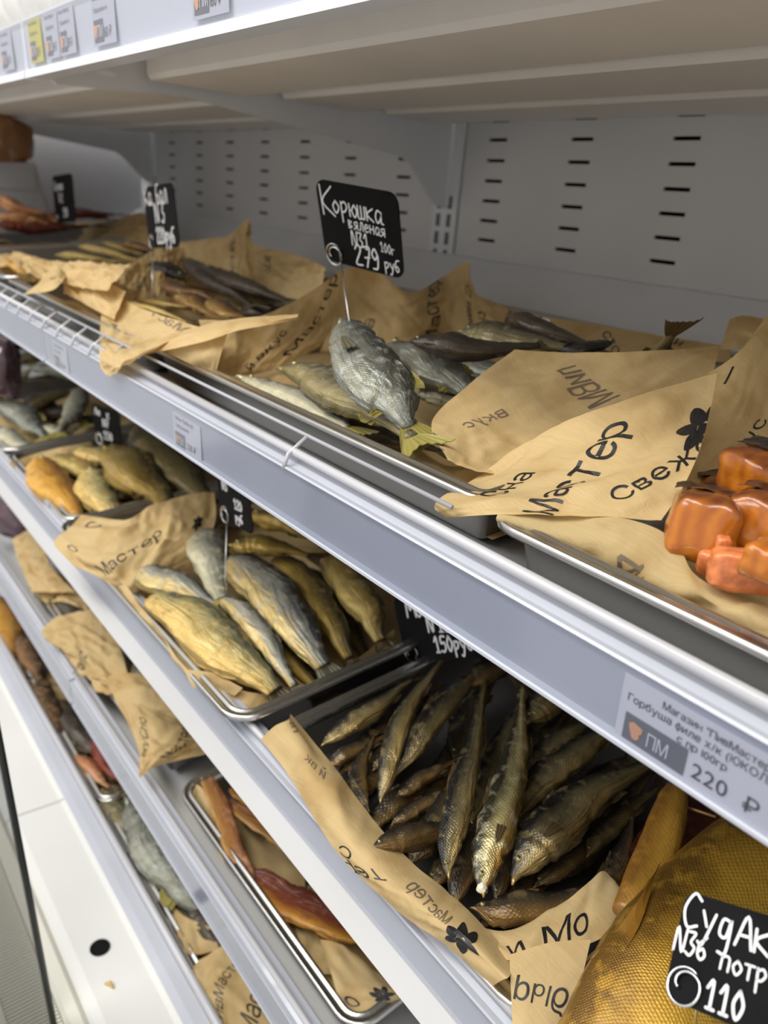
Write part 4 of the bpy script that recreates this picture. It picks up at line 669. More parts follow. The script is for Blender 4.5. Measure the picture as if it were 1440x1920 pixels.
def glyph(ch):
    # a few letters are put together from strokes so that their counters stay open
    if ch in _gl: return _gl[ch]
    S = .066
    def bars(V, F, R):
        for x0, y0, x1, y1 in R:
            k = len(V); V += [(x0, y0), (x1, y0), (x1, y1), (x0, y1)]; F.append([k, k+1, k+2, k+3])
    if ch in 'нфыЮ':
        V, F, w = raw_glyph('О' if ch == 'Ю' else 'о'); V = list(V); F = list(F); xh = max(p[1] for p in V)
        if ch == 'н': V, F = [], []; bars(V, F, [(0, 0, S, xh), (.36, 0, .36+S, xh), (S, xh*.47, .36, xh*.47+S)]); w = .36+S
        if ch == 'ф': bars(V, F, [(w/2-S/2, -.17, w/2+S/2, xh+.16)])
        if ch == 'ы': V = [(p[0]*.72+.02, p[1]*.60) for p in V]; w = w*.72; bars(V, F, [(0, 0, S, xh), (w+.13, 0, w+.13+S, xh)]); w = w+.13+S
        if ch == 'Ю': V = [(p[0]*.86+.20, p[1]) for p in V]; w = w*.86+.20; bars(V, F, [(0, 0, S, xh), (S, xh*.47, .22, xh*.47+S)])
        g = (V, F, w)
    else: g = raw_glyph(ch)
    _gl[ch] = g; return g
def text_mesh(s):
    if s in _text: return _text[s]
    if s == '@':
        bm = bmesh.new(); rnd = random.Random(5)
        for (cx, cy, a, lw, ww) in ((.0, .35, 90, .42, .26), (-.30, .22, 130, .40, .24), (.30, .22, 50, .40, .24), (-.28, -.18, 215, .42, .25), (.28, -.18, -35, .42, .25), (.0, -.42, 270, .40, .24), (0, -.03, 0, .2, .2)):
            vs = []
            for k in range(16):
                t = k/16*2*math.pi; x = lw*.62*math.cos(t); y = ww*.62*math.sin(t)*(1-.25*math.cos(t))
                ca, sa = math.cos(math.radians(a)), math.sin(math.radians(a)); vs.append(bm.verts.new((cx+x*ca-y*sa, cy+x*sa+y*ca, 0)))
            bm.faces.new(vs)
        bmesh.ops.triangulate(bm, faces=bm.faces)
    else:
        bm = bmesh.new(); x = 0
        for ch in s:
            if ch == ' ': x += .28; continue
            V, F, wd = glyph(ch); vs = [bm.verts.new((p[0]+x, p[1], 0)) for p in V]
            for f in F:
                try: bm.faces.new([vs[k] for k in f])
                except ValueError: pass
            x += wd+.095
    me = bpy.data.meshes.new('txt'); bm.to_mesh(me); bm.free(); _text[s] = me
    return me
PAPER = {}
def paper_thing(key, L):
    if key in PAPER: return PAPER[key]
    lab = {'T3': 'big crumpled kraft sheet with bold black lettering wrapped around the salmon chunks', 'T2': 'crumpled kraft sheet lining the grey dried fish tray, one corner hanging over the rail',
           'T1': 'crumpled kraft sheet around the dark dried fish with a raised rear peak', 'T0': 'blurred kraft sheet around the small golden fish at the far left',
           'LA': 'kraft paper corner under the grey silver fish at the left edge', 'LB': 'kraft paper under the flat golden fish', 'LC': 'kraft sheet around the yellow headless fish with a lettered corner over the rail',
           'LD': 'rolled kraft sheet around the brown smelts with a black flower print', 'M1': 'star-shaped crumpled kraft paper poking over the lower shelf rail', 'M2': 'kraft sheet under the orange belly strips',
           'N1': 'kraft paper beneath the brown dried fish in the bottom tray', 'N2': 'kraft sheet around the dark silvery fish in the bottom tray'}[key]
    PAPER[key] = thing('wrapping_paper', lab, 'paper', LP(L, (0, 0, 0)), 'kraft wrapping sheets')
    return PAPER[key]
def eval_sheet(G, s, t):
    rows = [crom(r, s) for r in G]; return crom(rows, t)
def make_sheet(key, L, grid, amp, texts, seed):
    par = paper_thing(key, L); base = par.location
    G = [[LP(L, q)-base for q in r] for r in grid]
    Lu = sum(sum((r[i+1]-r[i]).length for i in range(len(r)-1)) for r in G)/len(G)
    Lv = sum(sum((G[j+1][i]-G[j][i]).length for j in range(len(G)-1)) for i in range(len(G[0])))/len(G[0])
    # stretch rows with fewer control points is fine: each row has the same count
    nu = max(6, min(110, int(Lu/.0036))); nv = max(4, min(70, int(Lv/.0036)))
    P = [[eval_sheet(G, i/nu, j/nv) for i in range(nu+1)] for j in range(nv+1)]
    Nn = [[None]*(nu+1) for _ in range(nv+1)]
    for j in range(nv+1):
        for i in range(nu+1):
            a = P[j][min(i+1, nu)]-P[j][max(i-1, 0)]; b = P[min(j+1, nv)][i]-P[max(j-1, 0)][i]
            n = a.cross(b); Nn[j][i] = n.normalized() if n.length > 1e-12 else Vector((0, 0, 1))
    rc = random.Random(seed*31+7); cre = []
    for _ in range(max(3, int((Lu+Lv)*38))):
        a = rc.uniform(0, math.pi); cx, cy = rc.uniform(0, Lu), rc.uniform(0, Lv)
        cre.append((cx, cy, math.cos(a), math.sin(a), rc.uniform(.015, .06), rc.uniform(.004, .012), rc.choice((-1, 1))*rc.uniform(.35, 1.0)))
    def crease(x, y):
        v_ = 0
        for cx, cy, ca, sa, ln, wd, am in cre:
            dx, dy = x-cx, y-cy; u = dx*ca+dy*sa
            if abs(u) > ln: continue
            w_ = abs(-dx*sa+dy*ca)
            if w_ < wd: v_ += am*(1-w_/wd)*(1-abs(u)/ln)**.6
        return v_
    for j in range(nv+1):
        for i in range(nu+1):
            x = i/nu*Lu; y = j/nv*Lv
            edge = min(1, min(i/nu, 1-i/nu, j/nv, 1-j/nv)*8+.35)
            P[j][i] = P[j][i]+Nn[j][i]*edge*(amp*1.5*facet(x, y, .034, seed)+amp*.75*facet(x+3, y, .015, seed+50)+amp*.25*facet(x, y+5, .007, seed+90)+amp*.95*crease(x, y))
    v = [p for r in P for p in r]
    f = [(j*(nu+1)+i, j*(nu+1)+i+1, (j+1)*(nu+1)+i+1, (j+1)*(nu+1)+i) for j in range(nv) for i in range(nu)]
    o = link('paper_fold', mesh('paper_fold', v, f, True), M['kraft2'] if (key == 'T3' and len(grid[0]) == 8) else M['kraft'], par)
    def surf(s, t, off):
        x = max(0, min(nu-1e-5, s*nu)); y = max(0, min(nv-1e-5, t*nv)); i = int(x); j = int(y); fx = x-i; fy = y-j
        p = (P[j][i]*(1-fx)+P[j][i+1]*fx)*(1-fy)+(P[j+1][i]*(1-fx)+P[j+1][i+1]*fx)*fy
        a = P[j][i+1]-P[j][i]; b = P[j+1][i]-P[j][i]; n = a.cross(b); n = n.normalized() if n.length > 1e-14 else Nn[j][i]
        return p+n*off
    if texts:
        for (s, s0, t0, ang, size, mir) in texts:
            bmA = bmesh.new()
            bm = bmesh.new(); bm.from_mesh(text_mesh(s))
            ca, sa = math.cos(math.radians(ang)), math.sin(math.radians(ang))
            for vv in bm.verts:
                a, b = vv.co.x*size, vv.co.y*size
                if mir == 1: b = -b
                elif mir == 2: b = -b
                vv.co = Vector((s0+(a*ca-b*sa)/Lu, t0-(a*sa+b*ca)/Lv, 0))
            if not bm.verts: bm.free(); continue
            sx = [vv.co.x for vv in bm.verts]; sy = [vv.co.y for vv in bm.verts]
            def cut(co, no, ci=False, co2=False):
                bmesh.ops.bisect_plane(bm, geom=bm.verts[:]+bm.edges[:]+bm.faces[:], plane_co=co, plane_no=no, clear_inner=ci, clear_outer=co2)
            cut((0.002, 0, 0), (1, 0, 0), True); cut((.998, 0, 0), (1, 0, 0), False, True)
            cut((0, 0.003, 0), (0, 1, 0), True); cut((0, .997, 0), (0, 1, 0), False, True)
            for i in range(1, nu):
                if min(sx) < i/nu < max(sx): cut((i/nu, 0, 0), (1, 0, 0))
            for j in range(1, nv):
                if min(sy) < j/nv < max(sy): cut((0, j/nv, 0), (0, 1, 0))
            for off in (.00035, -.00035):
                mp = {}
                for vv in bm.verts: mp[vv] = bmA.verts.new(surf(vv.co.x, vv.co.y, off))
                for ff in bm.faces:
                    try:
                        nf = bmA.faces.new([mp[q] for q in ff.verts]); nf.material_index = 1 if mir == 1 else 0
                    except ValueError: pass
            bm.free()
            if not bmA.faces: bmA.free(); continue
            nm = 'printed_flower' if s == '@' else 'printed_lettering'
            me = bpy.data.meshes.new(nm); bmA.to_mesh(me); bmA.free()
            me.materials.append(M['ink']); me.materials.append(M['inkback'])
            lo = link(nm, me, None, o)
    return o
for k, (key, L, grid, amp, texts) in enumerate(SHEETS): make_sheet(key, L, grid, amp, texts, k*3+1)
# flat lining of each tray floor
for key, L, x0, x1, d0, d1, h in (('T3', '1', -.275, .22, .012, .44, -.045), ('T2', '1', -.868, -.338, .026, .47, -.043), ('T1', '1', -1.47, -.935, .026, .45, -.043), ('T0', '1', -1.97, -1.54, .026, .43, -.043),
        ('LC', '2', -1.055, -.57, .01, .42, -.035), ('LB', '2', -1.42, -1.125, .026, .42, -.043), ('LA', '2', -1.92, -1.49, .026, .42, -.043),
        ('M2', '3', -.765, -.41, .026, .39, -.043), ('M1', '3', -1.35, -.87, .026, .39, -.043), ('N1', '4', -1.59, -1.11, .026, .39, -.043), ('N2', '4', -1.04, -.55, .026, .39, -.043)):
    nx = 5; g = [[[x0+(x1-x0)*i/nx, d1+(d0-d1)*j/3, h+.003] for i in range(nx+1)] for j in range(4)]
    tx = [("Мастер", .55, .9, 60, .05, 0), ("вкус", .8, .8, 70, .035, 0)] if key == 'M2' else []
    make_sheet(key, L, g, .0018, tx, 200+len(key)*7+int(abs(x0)*100))

# ------------------------------------------------------------ fish
def prof_fish(t, opt):
    if opt == 'strip': P = ((0, .35), (.08, .75), (.3, 1), (.6, .95), (.85, .7), (1, .2))
    elif opt == 'log': P = ((0, .95), (.3, 1), (.7, .95), (.9, .8), (1, .55))
    elif opt == 'cut': P = ((0, .42), (.05, .70), (.2, .93), (.42, 1), (.65, .80), (.82, .52), (.93, .34), (1, .30))
    else: P = ((0, .10), (.03, .28), (.10, .58), (.20, .84), (.36, 1), (.55, .90), (.72, .66), (.86, .38), (.94, .27), (1, .25))
    for i in range(len(P)-1):
        if t <= P[i+1][0]:
            f = (t-P[i][0])/(P[i+1][0]-P[i][0]); f = f*f*(3-2*f)*.5+f*.5; return P[i][1]+(P[i+1][1]-P[i][1])*f
    return P[-1][1]
def set_attr(me, fp, fs):
    a = me.attributes.new('fp', 'FLOAT_COLOR', 'POINT'); a.data.foreach_set('color', [c for q in fp for c in (*q, 1.0)])
    b = me.attributes.new('fs', 'FLOAT_VECTOR', 'POINT'); b.data.foreach_set('vector', [c for q in fs for c in q])
def sheet_fin(name, rows, mat, parent, th=.0006):
    # rows: list of lists of Vectors (root to tip), ray ripple in thickness
    nv = len(rows); nu = len(rows[0]); v = []; fs = []; f = []
    for s in (1, -1):
        for j, r in enumerate(rows):
            for i, p in enumerate(r):
                a = r[min(i+1, nu-1)]-r[max(i-1, 0)]; b = rows[min(j+1, nv-1)][i]-rows[max(j-1, 0)][i]; n = a.cross(b); n = n.normalized() if n.length > 0 else Vector((0, 0, 1))
                v.append(p+n*(s*th*.5+(.0007 if i % 2 else -.0007)*(j/nv))); fs.append((j*.2, i*1.0, 0))
    o = nv*nu
    for j in range(nv-1):
        for i in range(nu-1):
            q = (j*nu+i, j*nu+i+1, (j+1)*nu+i+1, (j+1)*nu+i); f.append(q); f.append(tuple(o+k for k in q[::-1]))
    bd = [(j*nu, (j+1)*nu) for j in range(nv-1)]+[((j+1)*nu+nu-1, j*nu+nu-1) for j in range(nv-1)]+[((nv-1)*nu+i, (nv-1)*nu+i+1) for i in range(nu-1)]
    for a, b in bd: f.append((a, b, b+o, a+o))
    me = mesh(name, v, f, False); set_attr(me, [(.5, .5, .5)]*len(v), fs)
    return link(name, me, mat, parent)
FK = 0
def make_fish(L, kind, w, pts, roll, flat, opt, name, label, cat, group):
    global FK; FK += 1; rnd = random.Random(FK*17)
    Pw = [LP(L, q) for q in pts]; base = Pw[len(Pw)//2]-EN*(w*.3); t0 = thing(name, label, cat, base, group)
    Pc = [p-base for p in Pw]; N = 52 if w > .03 else 34; K = 26 if w > .03 else 20
    if opt == 'log': N = 40; K = 28
    C_ = [crom(Pc, i/(N-1)) for i in range(N)]
    if opt != 'log': C_ = [p+Vector((noise.noise(Vector((i/N*3.2, FK*1.7, 0))), noise.noise(Vector((i/N*3.2, FK*1.7, 9))), noise.noise(Vector((i/N*3.2, FK*1.7, 5)))*.5))*w*.14 for i, p in enumerate(C_)]
    Ln = sum((C_[i+1]-C_[i]).length for i in range(N-1))
    v = []; fp = []; fs = []; f = []; fr = []
    rl = math.radians(roll)
    for i in range(N):
        t = i/(N-1); T = (C_[min(i+1, N-1)]-C_[max(i-1, 0)]).normalized(); S = EN.cross(T).normalized(); B = T.cross(S)
        S2 = S*math.cos(rl)+B*math.sin(rl); B2 = B*math.cos(rl)-S*math.sin(rl)
        r = prof_fish(t, opt)*w*.5; fr.append((T, S2, B2, r))
        dent = 1.0
        if opt in ('', 'face', 'hero', 'tailup'):
            if .19 < t < .235: dent = .90
            if .235 <= t < .27: dent = 1.04
        for k in range(K):
            a = 2*math.pi*k/K; ca, sa = math.cos(a), math.sin(a)
            p0 = C_[i]
            u_ = t*Ln/w; nz = noise.noise(Vector((u_*1.5+FK*3.1, ca*1.1, sa*1.1)))*.16+noise.noise(Vector((u_*2.2, ca*4+FK, sa*4)))*.10+noise.noise(Vector((u_*7, ca*3+FK, sa*3)))*.05-.08*max(0, 1-abs(noise.noise(Vector((u_*.8, a*2.0, FK))))*9)
            if opt == 'log': nz *= .25
            fl = flat*(1+.15*math.sin(t*9+FK))
            e = .85
            cc = math.copysign(abs(ca)**e, ca); ss = math.copysign(abs(sa)**e, sa)
            q = p0+S2*(r*cc*(1+nz)*dent)+B2*(r*ss*fl*(1+nz)*dent)
            if opt == 'strip' and ss > 0: q -= B2*(r*ss*fl*.9*(1-abs(cc))**.6)
            v.append(q); fp.append((t, (ca+1)/2, rnd.random())); fs.append((t*Ln, (a if a <= math.pi else a-2*math.pi)*w*.42, FK*.37))
    for i in range(N-1):
        for k in range(K): f.append((i*K+k, i*K+(k+1) % K, (i+1)*K+(k+1) % K, (i+1)*K+k))
    for end, i in ((0, 0), (1, N-1)):
        c = len(v); T, S2, B2, r = fr[i]; v.append(C_[i]+T*(r*(.6 if end else -.6)*(.5 if opt != 'cut' else -.2))); fp.append((end, .5, .5)); fs.append((end*Ln, 0, 0))
        for k in range(K):
            a, b = i*K+k, i*K+(k+1) % K; f.append((c, b, a) if not end else (c, a, b))
    me = mesh('body', v, f, True); set_attr(me, fp, fs); link('body', me, FM[kind], t0)
    if opt in ('strip', 'log'): return t0
    fm = FINCOL['y' if kind in ('grey', 'greyg', 'pale') and opt != 'tailup' else ('g' if kind in ('silver', 'dark', 'pale', 'grey') else 'b')]
    T, S2, B2, r = fr[-1]; e = C_[-1]; tl = w*(.75 if opt != 'cut' else .35); tw = w*(.52 if opt != 'cut' else .26)
    if opt == 'hero': tl = w*.62; tw = w*.5
    rows = []
    for j in range(6):
        q = j/5; row = []
        for i in range(15):
            s = (i-7)/7; row.append(e-T*.3*r+T*(tl*q*(.72+.28*abs(s)**1.5))+S2*(s*(r+(tw-r)*q**.8))+B2*(w*.04*math.sin(s*4+FK)*q))
        rows.append(row)
    sheet_fin('tail_fin', rows, fm, t0)
    def edge_fin(nm, ta, tb, hgt, side):
        rows = []
        for j in range(3):
            row = []
            for i in range(9):
                t = ta+(tb-ta)*i/8; k = min(N-1, int(t*(N-1))); T, S2, B2, r = fr[k]; env = math.sin(min(1, (i/8)*1.6)*math.pi*.62)
                row.append(C_[k]+S2*side*(r*.92+hgt*w*j/2*env)+T*(hgt*w*.5*j/2)+B2*(.02*w*math.sin(i*1.3)))
            rows.append(row)
        sheet_fin(nm, rows, fm, t0)
    if opt == 'cut':
        T, S2, B2, r = fr[0]; bm = bmesh.new(); bmesh.ops.create_uvsphere(bm, u_segments=14, v_segments=8, radius=1)
        mt = Matrix((( *T, 0), (*S2, 0), (*B2, 0), (0, 0, 0, 1))).transposed(); 
        for vv in bm.verts: vv.co = C_[0]+T*vv.co.x*r*.35+S2*vv.co.y*r*.8+B2*vv.co.z*r*.8*flat
        me = bm_mesh('cut_end', bm, True); set_attr(me, [(0, .3, .5)]*len(me.vertices), [(vv.co.x, vv.co.y, vv.co.z) for vv in me.vertices]); link('cut_end', me, FM['orange'] if kind in ('yellow', 'golddark') else FM['pale'], t0)
        edge_fin('dorsal_fin', .45, .62, .08, 1)
        return t0
    edge_fin('dorsal_fin', .42, .60, .16, 1); edge_fin('anal_fin', .66, .80, .14, -1)
    # pectoral fin on the upper flank
    up_ = 1 if (fr[N//4][2].dot(EN) > 0) else -1
    if opt in ('hero', 'face') and w > .03:
        k = int(.25*(N-1)); T, S2, B2, r = fr[k]; rows = []
        for j in range(4):
            q = j/3; kk = min(N-1, k+int(q*N*.11)); rr = fr[kk][3]
            rows.append([C_[kk]+B2*up_*(rr*flat*1.06+.001)-S2*(r*.35+w*.09*(i-3)/3*(.35+q)) for i in range(7)])
        sheet_fin('pectoral_fin', rows, FINCOL['g' if kind[0] == 'g' or kind == 'silver' else 'b'], t0)
    if w > .03:
        k = int(.145*(N-1)); T, S2, B2, r = fr[k]; bm = bmesh.new(); bmesh.ops.create_uvsphere(bm, u_segments=18, v_segments=12, radius=1); pos = []
        for vv in bm.verts:
            q = vv.co.copy(); pos.append(q); vv.co = C_[k]+T*(q.x*w*.17-w*.01)+S2*(q.y*r*.80-r*.08)+B2*(q.z*r*flat*1.07)
        me = bm_mesh('gill_cover', bm, True); set_attr(me, [(.15, .5+.25*q.y, .3) for q in pos], [(q.x*.01+3, q.y*.01, FK) for q in pos]); link('gill_cover', me, FM[kind], t0)
    # eye
    for sd in ((up_,) if opt != 'hero' else ()):
        k = max(1, int((.115 if opt == 'hero' else .09)*(N-1))); T, S2, B2, r = fr[k]; rr = w*.065
        c = C_[k]+B2*sd*(r*flat*.92)+S2*r*.22
        bm = bmesh.new(); bmesh.ops.create_uvsphere(bm, u_segments=14, v_segments=8, radius=rr, matrix=Matrix.Translation(c)); eo = link('eye', bm_mesh('eye', bm, True), M['eyering'], t0)
        bm = bmesh.new(); bmesh.ops.create_uvsphere(bm, u_segments=12, v_segments=6, radius=rr*.62, matrix=Matrix.Translation(c+B2*sd*rr*.52)); link('pupil', bm_mesh('pupil', bm, True), M['pupil'], eo)
    if kind == 'smeltg':
        bm = bmesh.new(); bmesh.ops.create_icosphere(bm, subdivisions=3, radius=1)
        for vv in bm.verts: vv.co = C_[1]+fr[1][1]*vv.co.x*w*.13+fr[0][0]*vv.co.y*w*.14+fr[1][2]*vv.co.z*w*.12+Vector((noise.noise(vv.co*2), noise.noise(vv.co*2+Vector((3, 0, 0))), 0))*w*.04
        link('mouth_tissue', bm_mesh('mouth_tissue', bm, True), M['bone'], t0)
    # jaws
    T, S2, B2, r = fr[0]; a = C_[0]
    op = .35 if FK % 3 == 0 else .15
    tube('lower_jaw', [C_[2]-S2*fr[2][3]*.55, a-S2*w*.05-T*w*.02, a-S2*w*(.05+.12*op)-T*w*.13], [w*.07, w*.055, w*.022], FM[kind], t0, 8)
    return t0
ORD = ['first', 'second', 'third', 'fourth', 'fifth', 'sixth', 'seventh', 'eighth', 'ninth', 'tenth', 'eleventh', 'twelfth']
cnt = {}; REST = {}
hid = [i for i, q in enumerate(FISH) if q[0] == 'LD'][len(FLAB['LD']['items']):]
for k, i in enumerate(sorted(hid, key=lambda i: FISH[i][4][1][0])):
    REST[i] = 'buried brown smelt, %s from the left at the bottom of the smelt pile' % (ORD[k] if k < 12 else ('thirteenth', 'fourteenth', 'fifteenth', 'sixteenth', 'seventeenth', 'eighteenth', 'nineteenth', 'twentieth')[k-12])
for i, (key, L, kind, w, pts, roll, flat, opt) in enumerate(FISH):
    lab = FLAB[key]; n = cnt.get(key, 0); cnt[key] = n+1
    item = lab['items'][n] if n < len(lab['items']) else REST[i]
    o = make_fish(L, kind, w, pts, roll, flat, opt, lab['name'], item, lab['cat'], lab['group'])
    if key == 'LE':
        if n == 0: big_fish = o
        else:
            for c in list(o.children):
                c.name = 'belly_flap' if n == 1 else 'belly_flesh'; c.parent = big_fish; c.location = o.location-big_fish.location
            bpy.data.objects.remove(o)
# the big golden fish's fin
gf = big_fish
Rw = [[LP('2', q)-gf.location for q in r] for r in FINGRID]; rows = []
for j in range(9):
    row = []
    for i in range(17):
        rr = [crom(r, i/16) for r in Rw]; row.append(crom(rr, j/8*(1-.10*(i % 2)*(j > 5))))
    rows.append(row)
sheet_fin('side_fin', rows, FINCOL['o'], gf)
tp = tube('toothpick', [SPOTS['tp0'], SPOTS['tp1']], .0011, M['wood']); tag(tp, 'thin wooden toothpick across the belly opening of the golden fish', 'toothpick')

# ------------------------------------------------------------ salmon chunks
def fleshmat():
    mt, t, b, N, Lk = nt('smoked_salmon_flesh')
    tc = N.new('ShaderNodeTexCoord'); wv = N.new('ShaderNodeTexWave'); wv.inputs['Scale'].default_value = 34; wv.inputs['Distortion'].default_value = 5; wv.inputs['Detail'].default_value = 3; wv.inputs['Detail Scale'].default_value = 1.5
    Lk.new(tc.outputs['Object'], wv.inputs['Vector'])
    r = N.new('ShaderNodeValToRGB'); r.color_ramp.elements[0].color = (.43, .12, .010, 1); r.color_ramp.elements[1].color = (.54, .175, .014, 1); r.color_ramp.elements[0].position = .0
    Lk.new(wv.outputs['Fac'], r.inputs[0])
    at = N.new('ShaderNodeAttribute'); at.attribute_name = 'fp'; sp = N.new('ShaderNodeSeparateColor'); Lk.new(at.outputs['Color'], sp.inputs[0])
    mx = N.new('ShaderNodeMixRGB'); mx.inputs[2].default_value = (.085, .018, .008, 1); Lk.new(sp.outputs['Red'], mx.inputs[0]); Lk.new(r.outputs[0], mx.inputs[1])
    Lk.new(mx.outputs[0], b.inputs['Base Color'])
    b.inputs['Roughness'].default_value = .22; b.inputs['Coat Weight'].default_value = .5; b.inputs['Coat Roughness'].default_value = .12
    b.inputs['Subsurface Weight'].default_value = .25; b.inputs['Subsurface Radius'].default_value = (.012, .004, .002); b.inputs['Subsurface Scale'].default_value = .6
    bp = N.new('ShaderNodeBump'); bp.inputs['Strength'].default_value = .25; bp.inputs['Distance'].default_value = .001
    nz = N.new('ShaderNodeTexNoise'); nz.inputs['Scale'].default_value = 260; Lk.new(tc.outputs['Object'], nz.inputs['Vector']); Lk.new(nz.outputs['Fac'], bp.inputs['Height']); Lk.new(bp.outputs[0], b.inputs['Normal'])
    return mt
M['salmon'] = fleshmat(); M['pinkflesh'] = simple('bright_pink_orange_flesh', (.78, .23, .07), .3, 0, .35, 160, .5, coat=.4)
M['salmonskin'] = simple('dark_smoked_skin', (.035, .012, .008), .28, .2, .5, 120, .6, coat=.4)
def chunk(key, sx, sy, sz, rz, rx, label, mat, skin=True, seed=0):
    c = Vector(SPOTS[key]); t = thing('salmon_chunk', label, 'fish', c, 'smoked salmon chunks')
    bm = bmesh.new(); bmesh.ops.create_cube(bm, size=1); bmesh.ops.subdivide_edges(bm, edges=bm.edges[:], cuts=11, use_grid_fill=True)
    Rm = Matrix.Rotation(math.radians(rz), 3, 'Z') @ Matrix.Rotation(math.radians(rx), 3, 'X'); dark = []
    for v in bm.verts:
        p = v.co*2; l = (abs(p.x)**4.5+abs(p.y)**4.5+abs(p.z)**4.5)**(1/4.5); q = p/max(l, 1e-6)
        nz = noise.noise(q*1.7+Vector((seed*5, 0, 0)))*.09+noise.noise(q*5+Vector((0, seed*3, 0)))*.035
        q = q*(1+nz); q.z -= .12*(q.x*q.x); v.co = Rm @ Vector((q.x*sx/2, q.y*sy/2, q.z*sz/2))
        dark.append(max(0, min(1, (p.z-.55)*1.6+noise.noise(p*2)*.4)) if skin else 0)
    me = bm_mesh('flesh', bm, True); set_attr(me, [(d, 0, 0) for d in dark], [(0, 0, 0)]*len(dark)); link('flesh', me, mat, t)
    if skin:
        n = 12; v = []; f = []
        for i in range(n+1):
            for j in range(n+1):
                x = i/n*2-1; y = j/n*2-1; z = 1.02-.12*x*x+.10*noise.noise(Vector((x*2, y*2, seed)))+.08*max(0, abs(y)-.6)*3
                v.append(Rm @ Vector((x*sx*.52, y*sy*.5-.3*sy*0, z*sz/2)))
        n1 = n+1; f = [(i*n1+j, i*n1+j+1, (i+1)*n1+j+1, (i+1)*n1+j) for i in range(n) for j in range(n//2, n)]
        link('skin', mesh('skin', v, f, True), M['salmonskin'], t)
    return t
chunk('ch1', .036, .040, .038, 28, -12, 'large orange salmon chunk with dark skin edge nearest the paper fold', M['salmon'], True, 1)
chunk('ch2', .034, .040, .036, 10, -8, 'orange salmon chunk at the right picture edge beside the largest chunk', M['salmon'], True, 2)
chunk('ch3', .034, .018, .020, 35, -5, 'bright pink-orange salmon piece in the front, torn side up', M['pinkflesh'], False, 3)
chunk('ch4', .014, .013, .016, 20, 20, 'small torn orange salmon scrap left of the pink piece', M['pinkflesh'], False, 4)
chunk('ch5', .038, .034, .030, -15, 5, 'dark red salmon chunk at the back right of its tray', M['salmon'], True, 5)
chunk('ch6', .030, .040, .026, 40, 0, 'dark skinned salmon chunk behind the largest chunk', M['salmon'], True, 6)
chunk('ch7', .008, .009, .014, 50, 10, 'tiny upright orange salmon crumb between the chunks', M['pinkflesh'], False, 7)
chunk('ch8', .020, .022, .018, 5, 0, 'orange salmon piece with pale rim above the pink piece', M['salmon'], False, 8)

for k, (x, y, z, rz, w_) in enumerate(((-.115, -.560, -.150, 15, 'nearest the back, just past the picture edge'), (-.110, -.615, -.156, -20, 'past the picture edge, near the tray front'), (-.060, -.575, -.156, 35, 'in the middle of the tray, outside the picture'), (-.055, -.632, -.160, 5, 'at the tray front, outside the picture'))):
    SPOTS['extra'] = (x, y, z); chunk('extra', .036, .038, .032, rz, -6, 'orange salmon chunk '+w_, M['salmon'], True, 20+k)

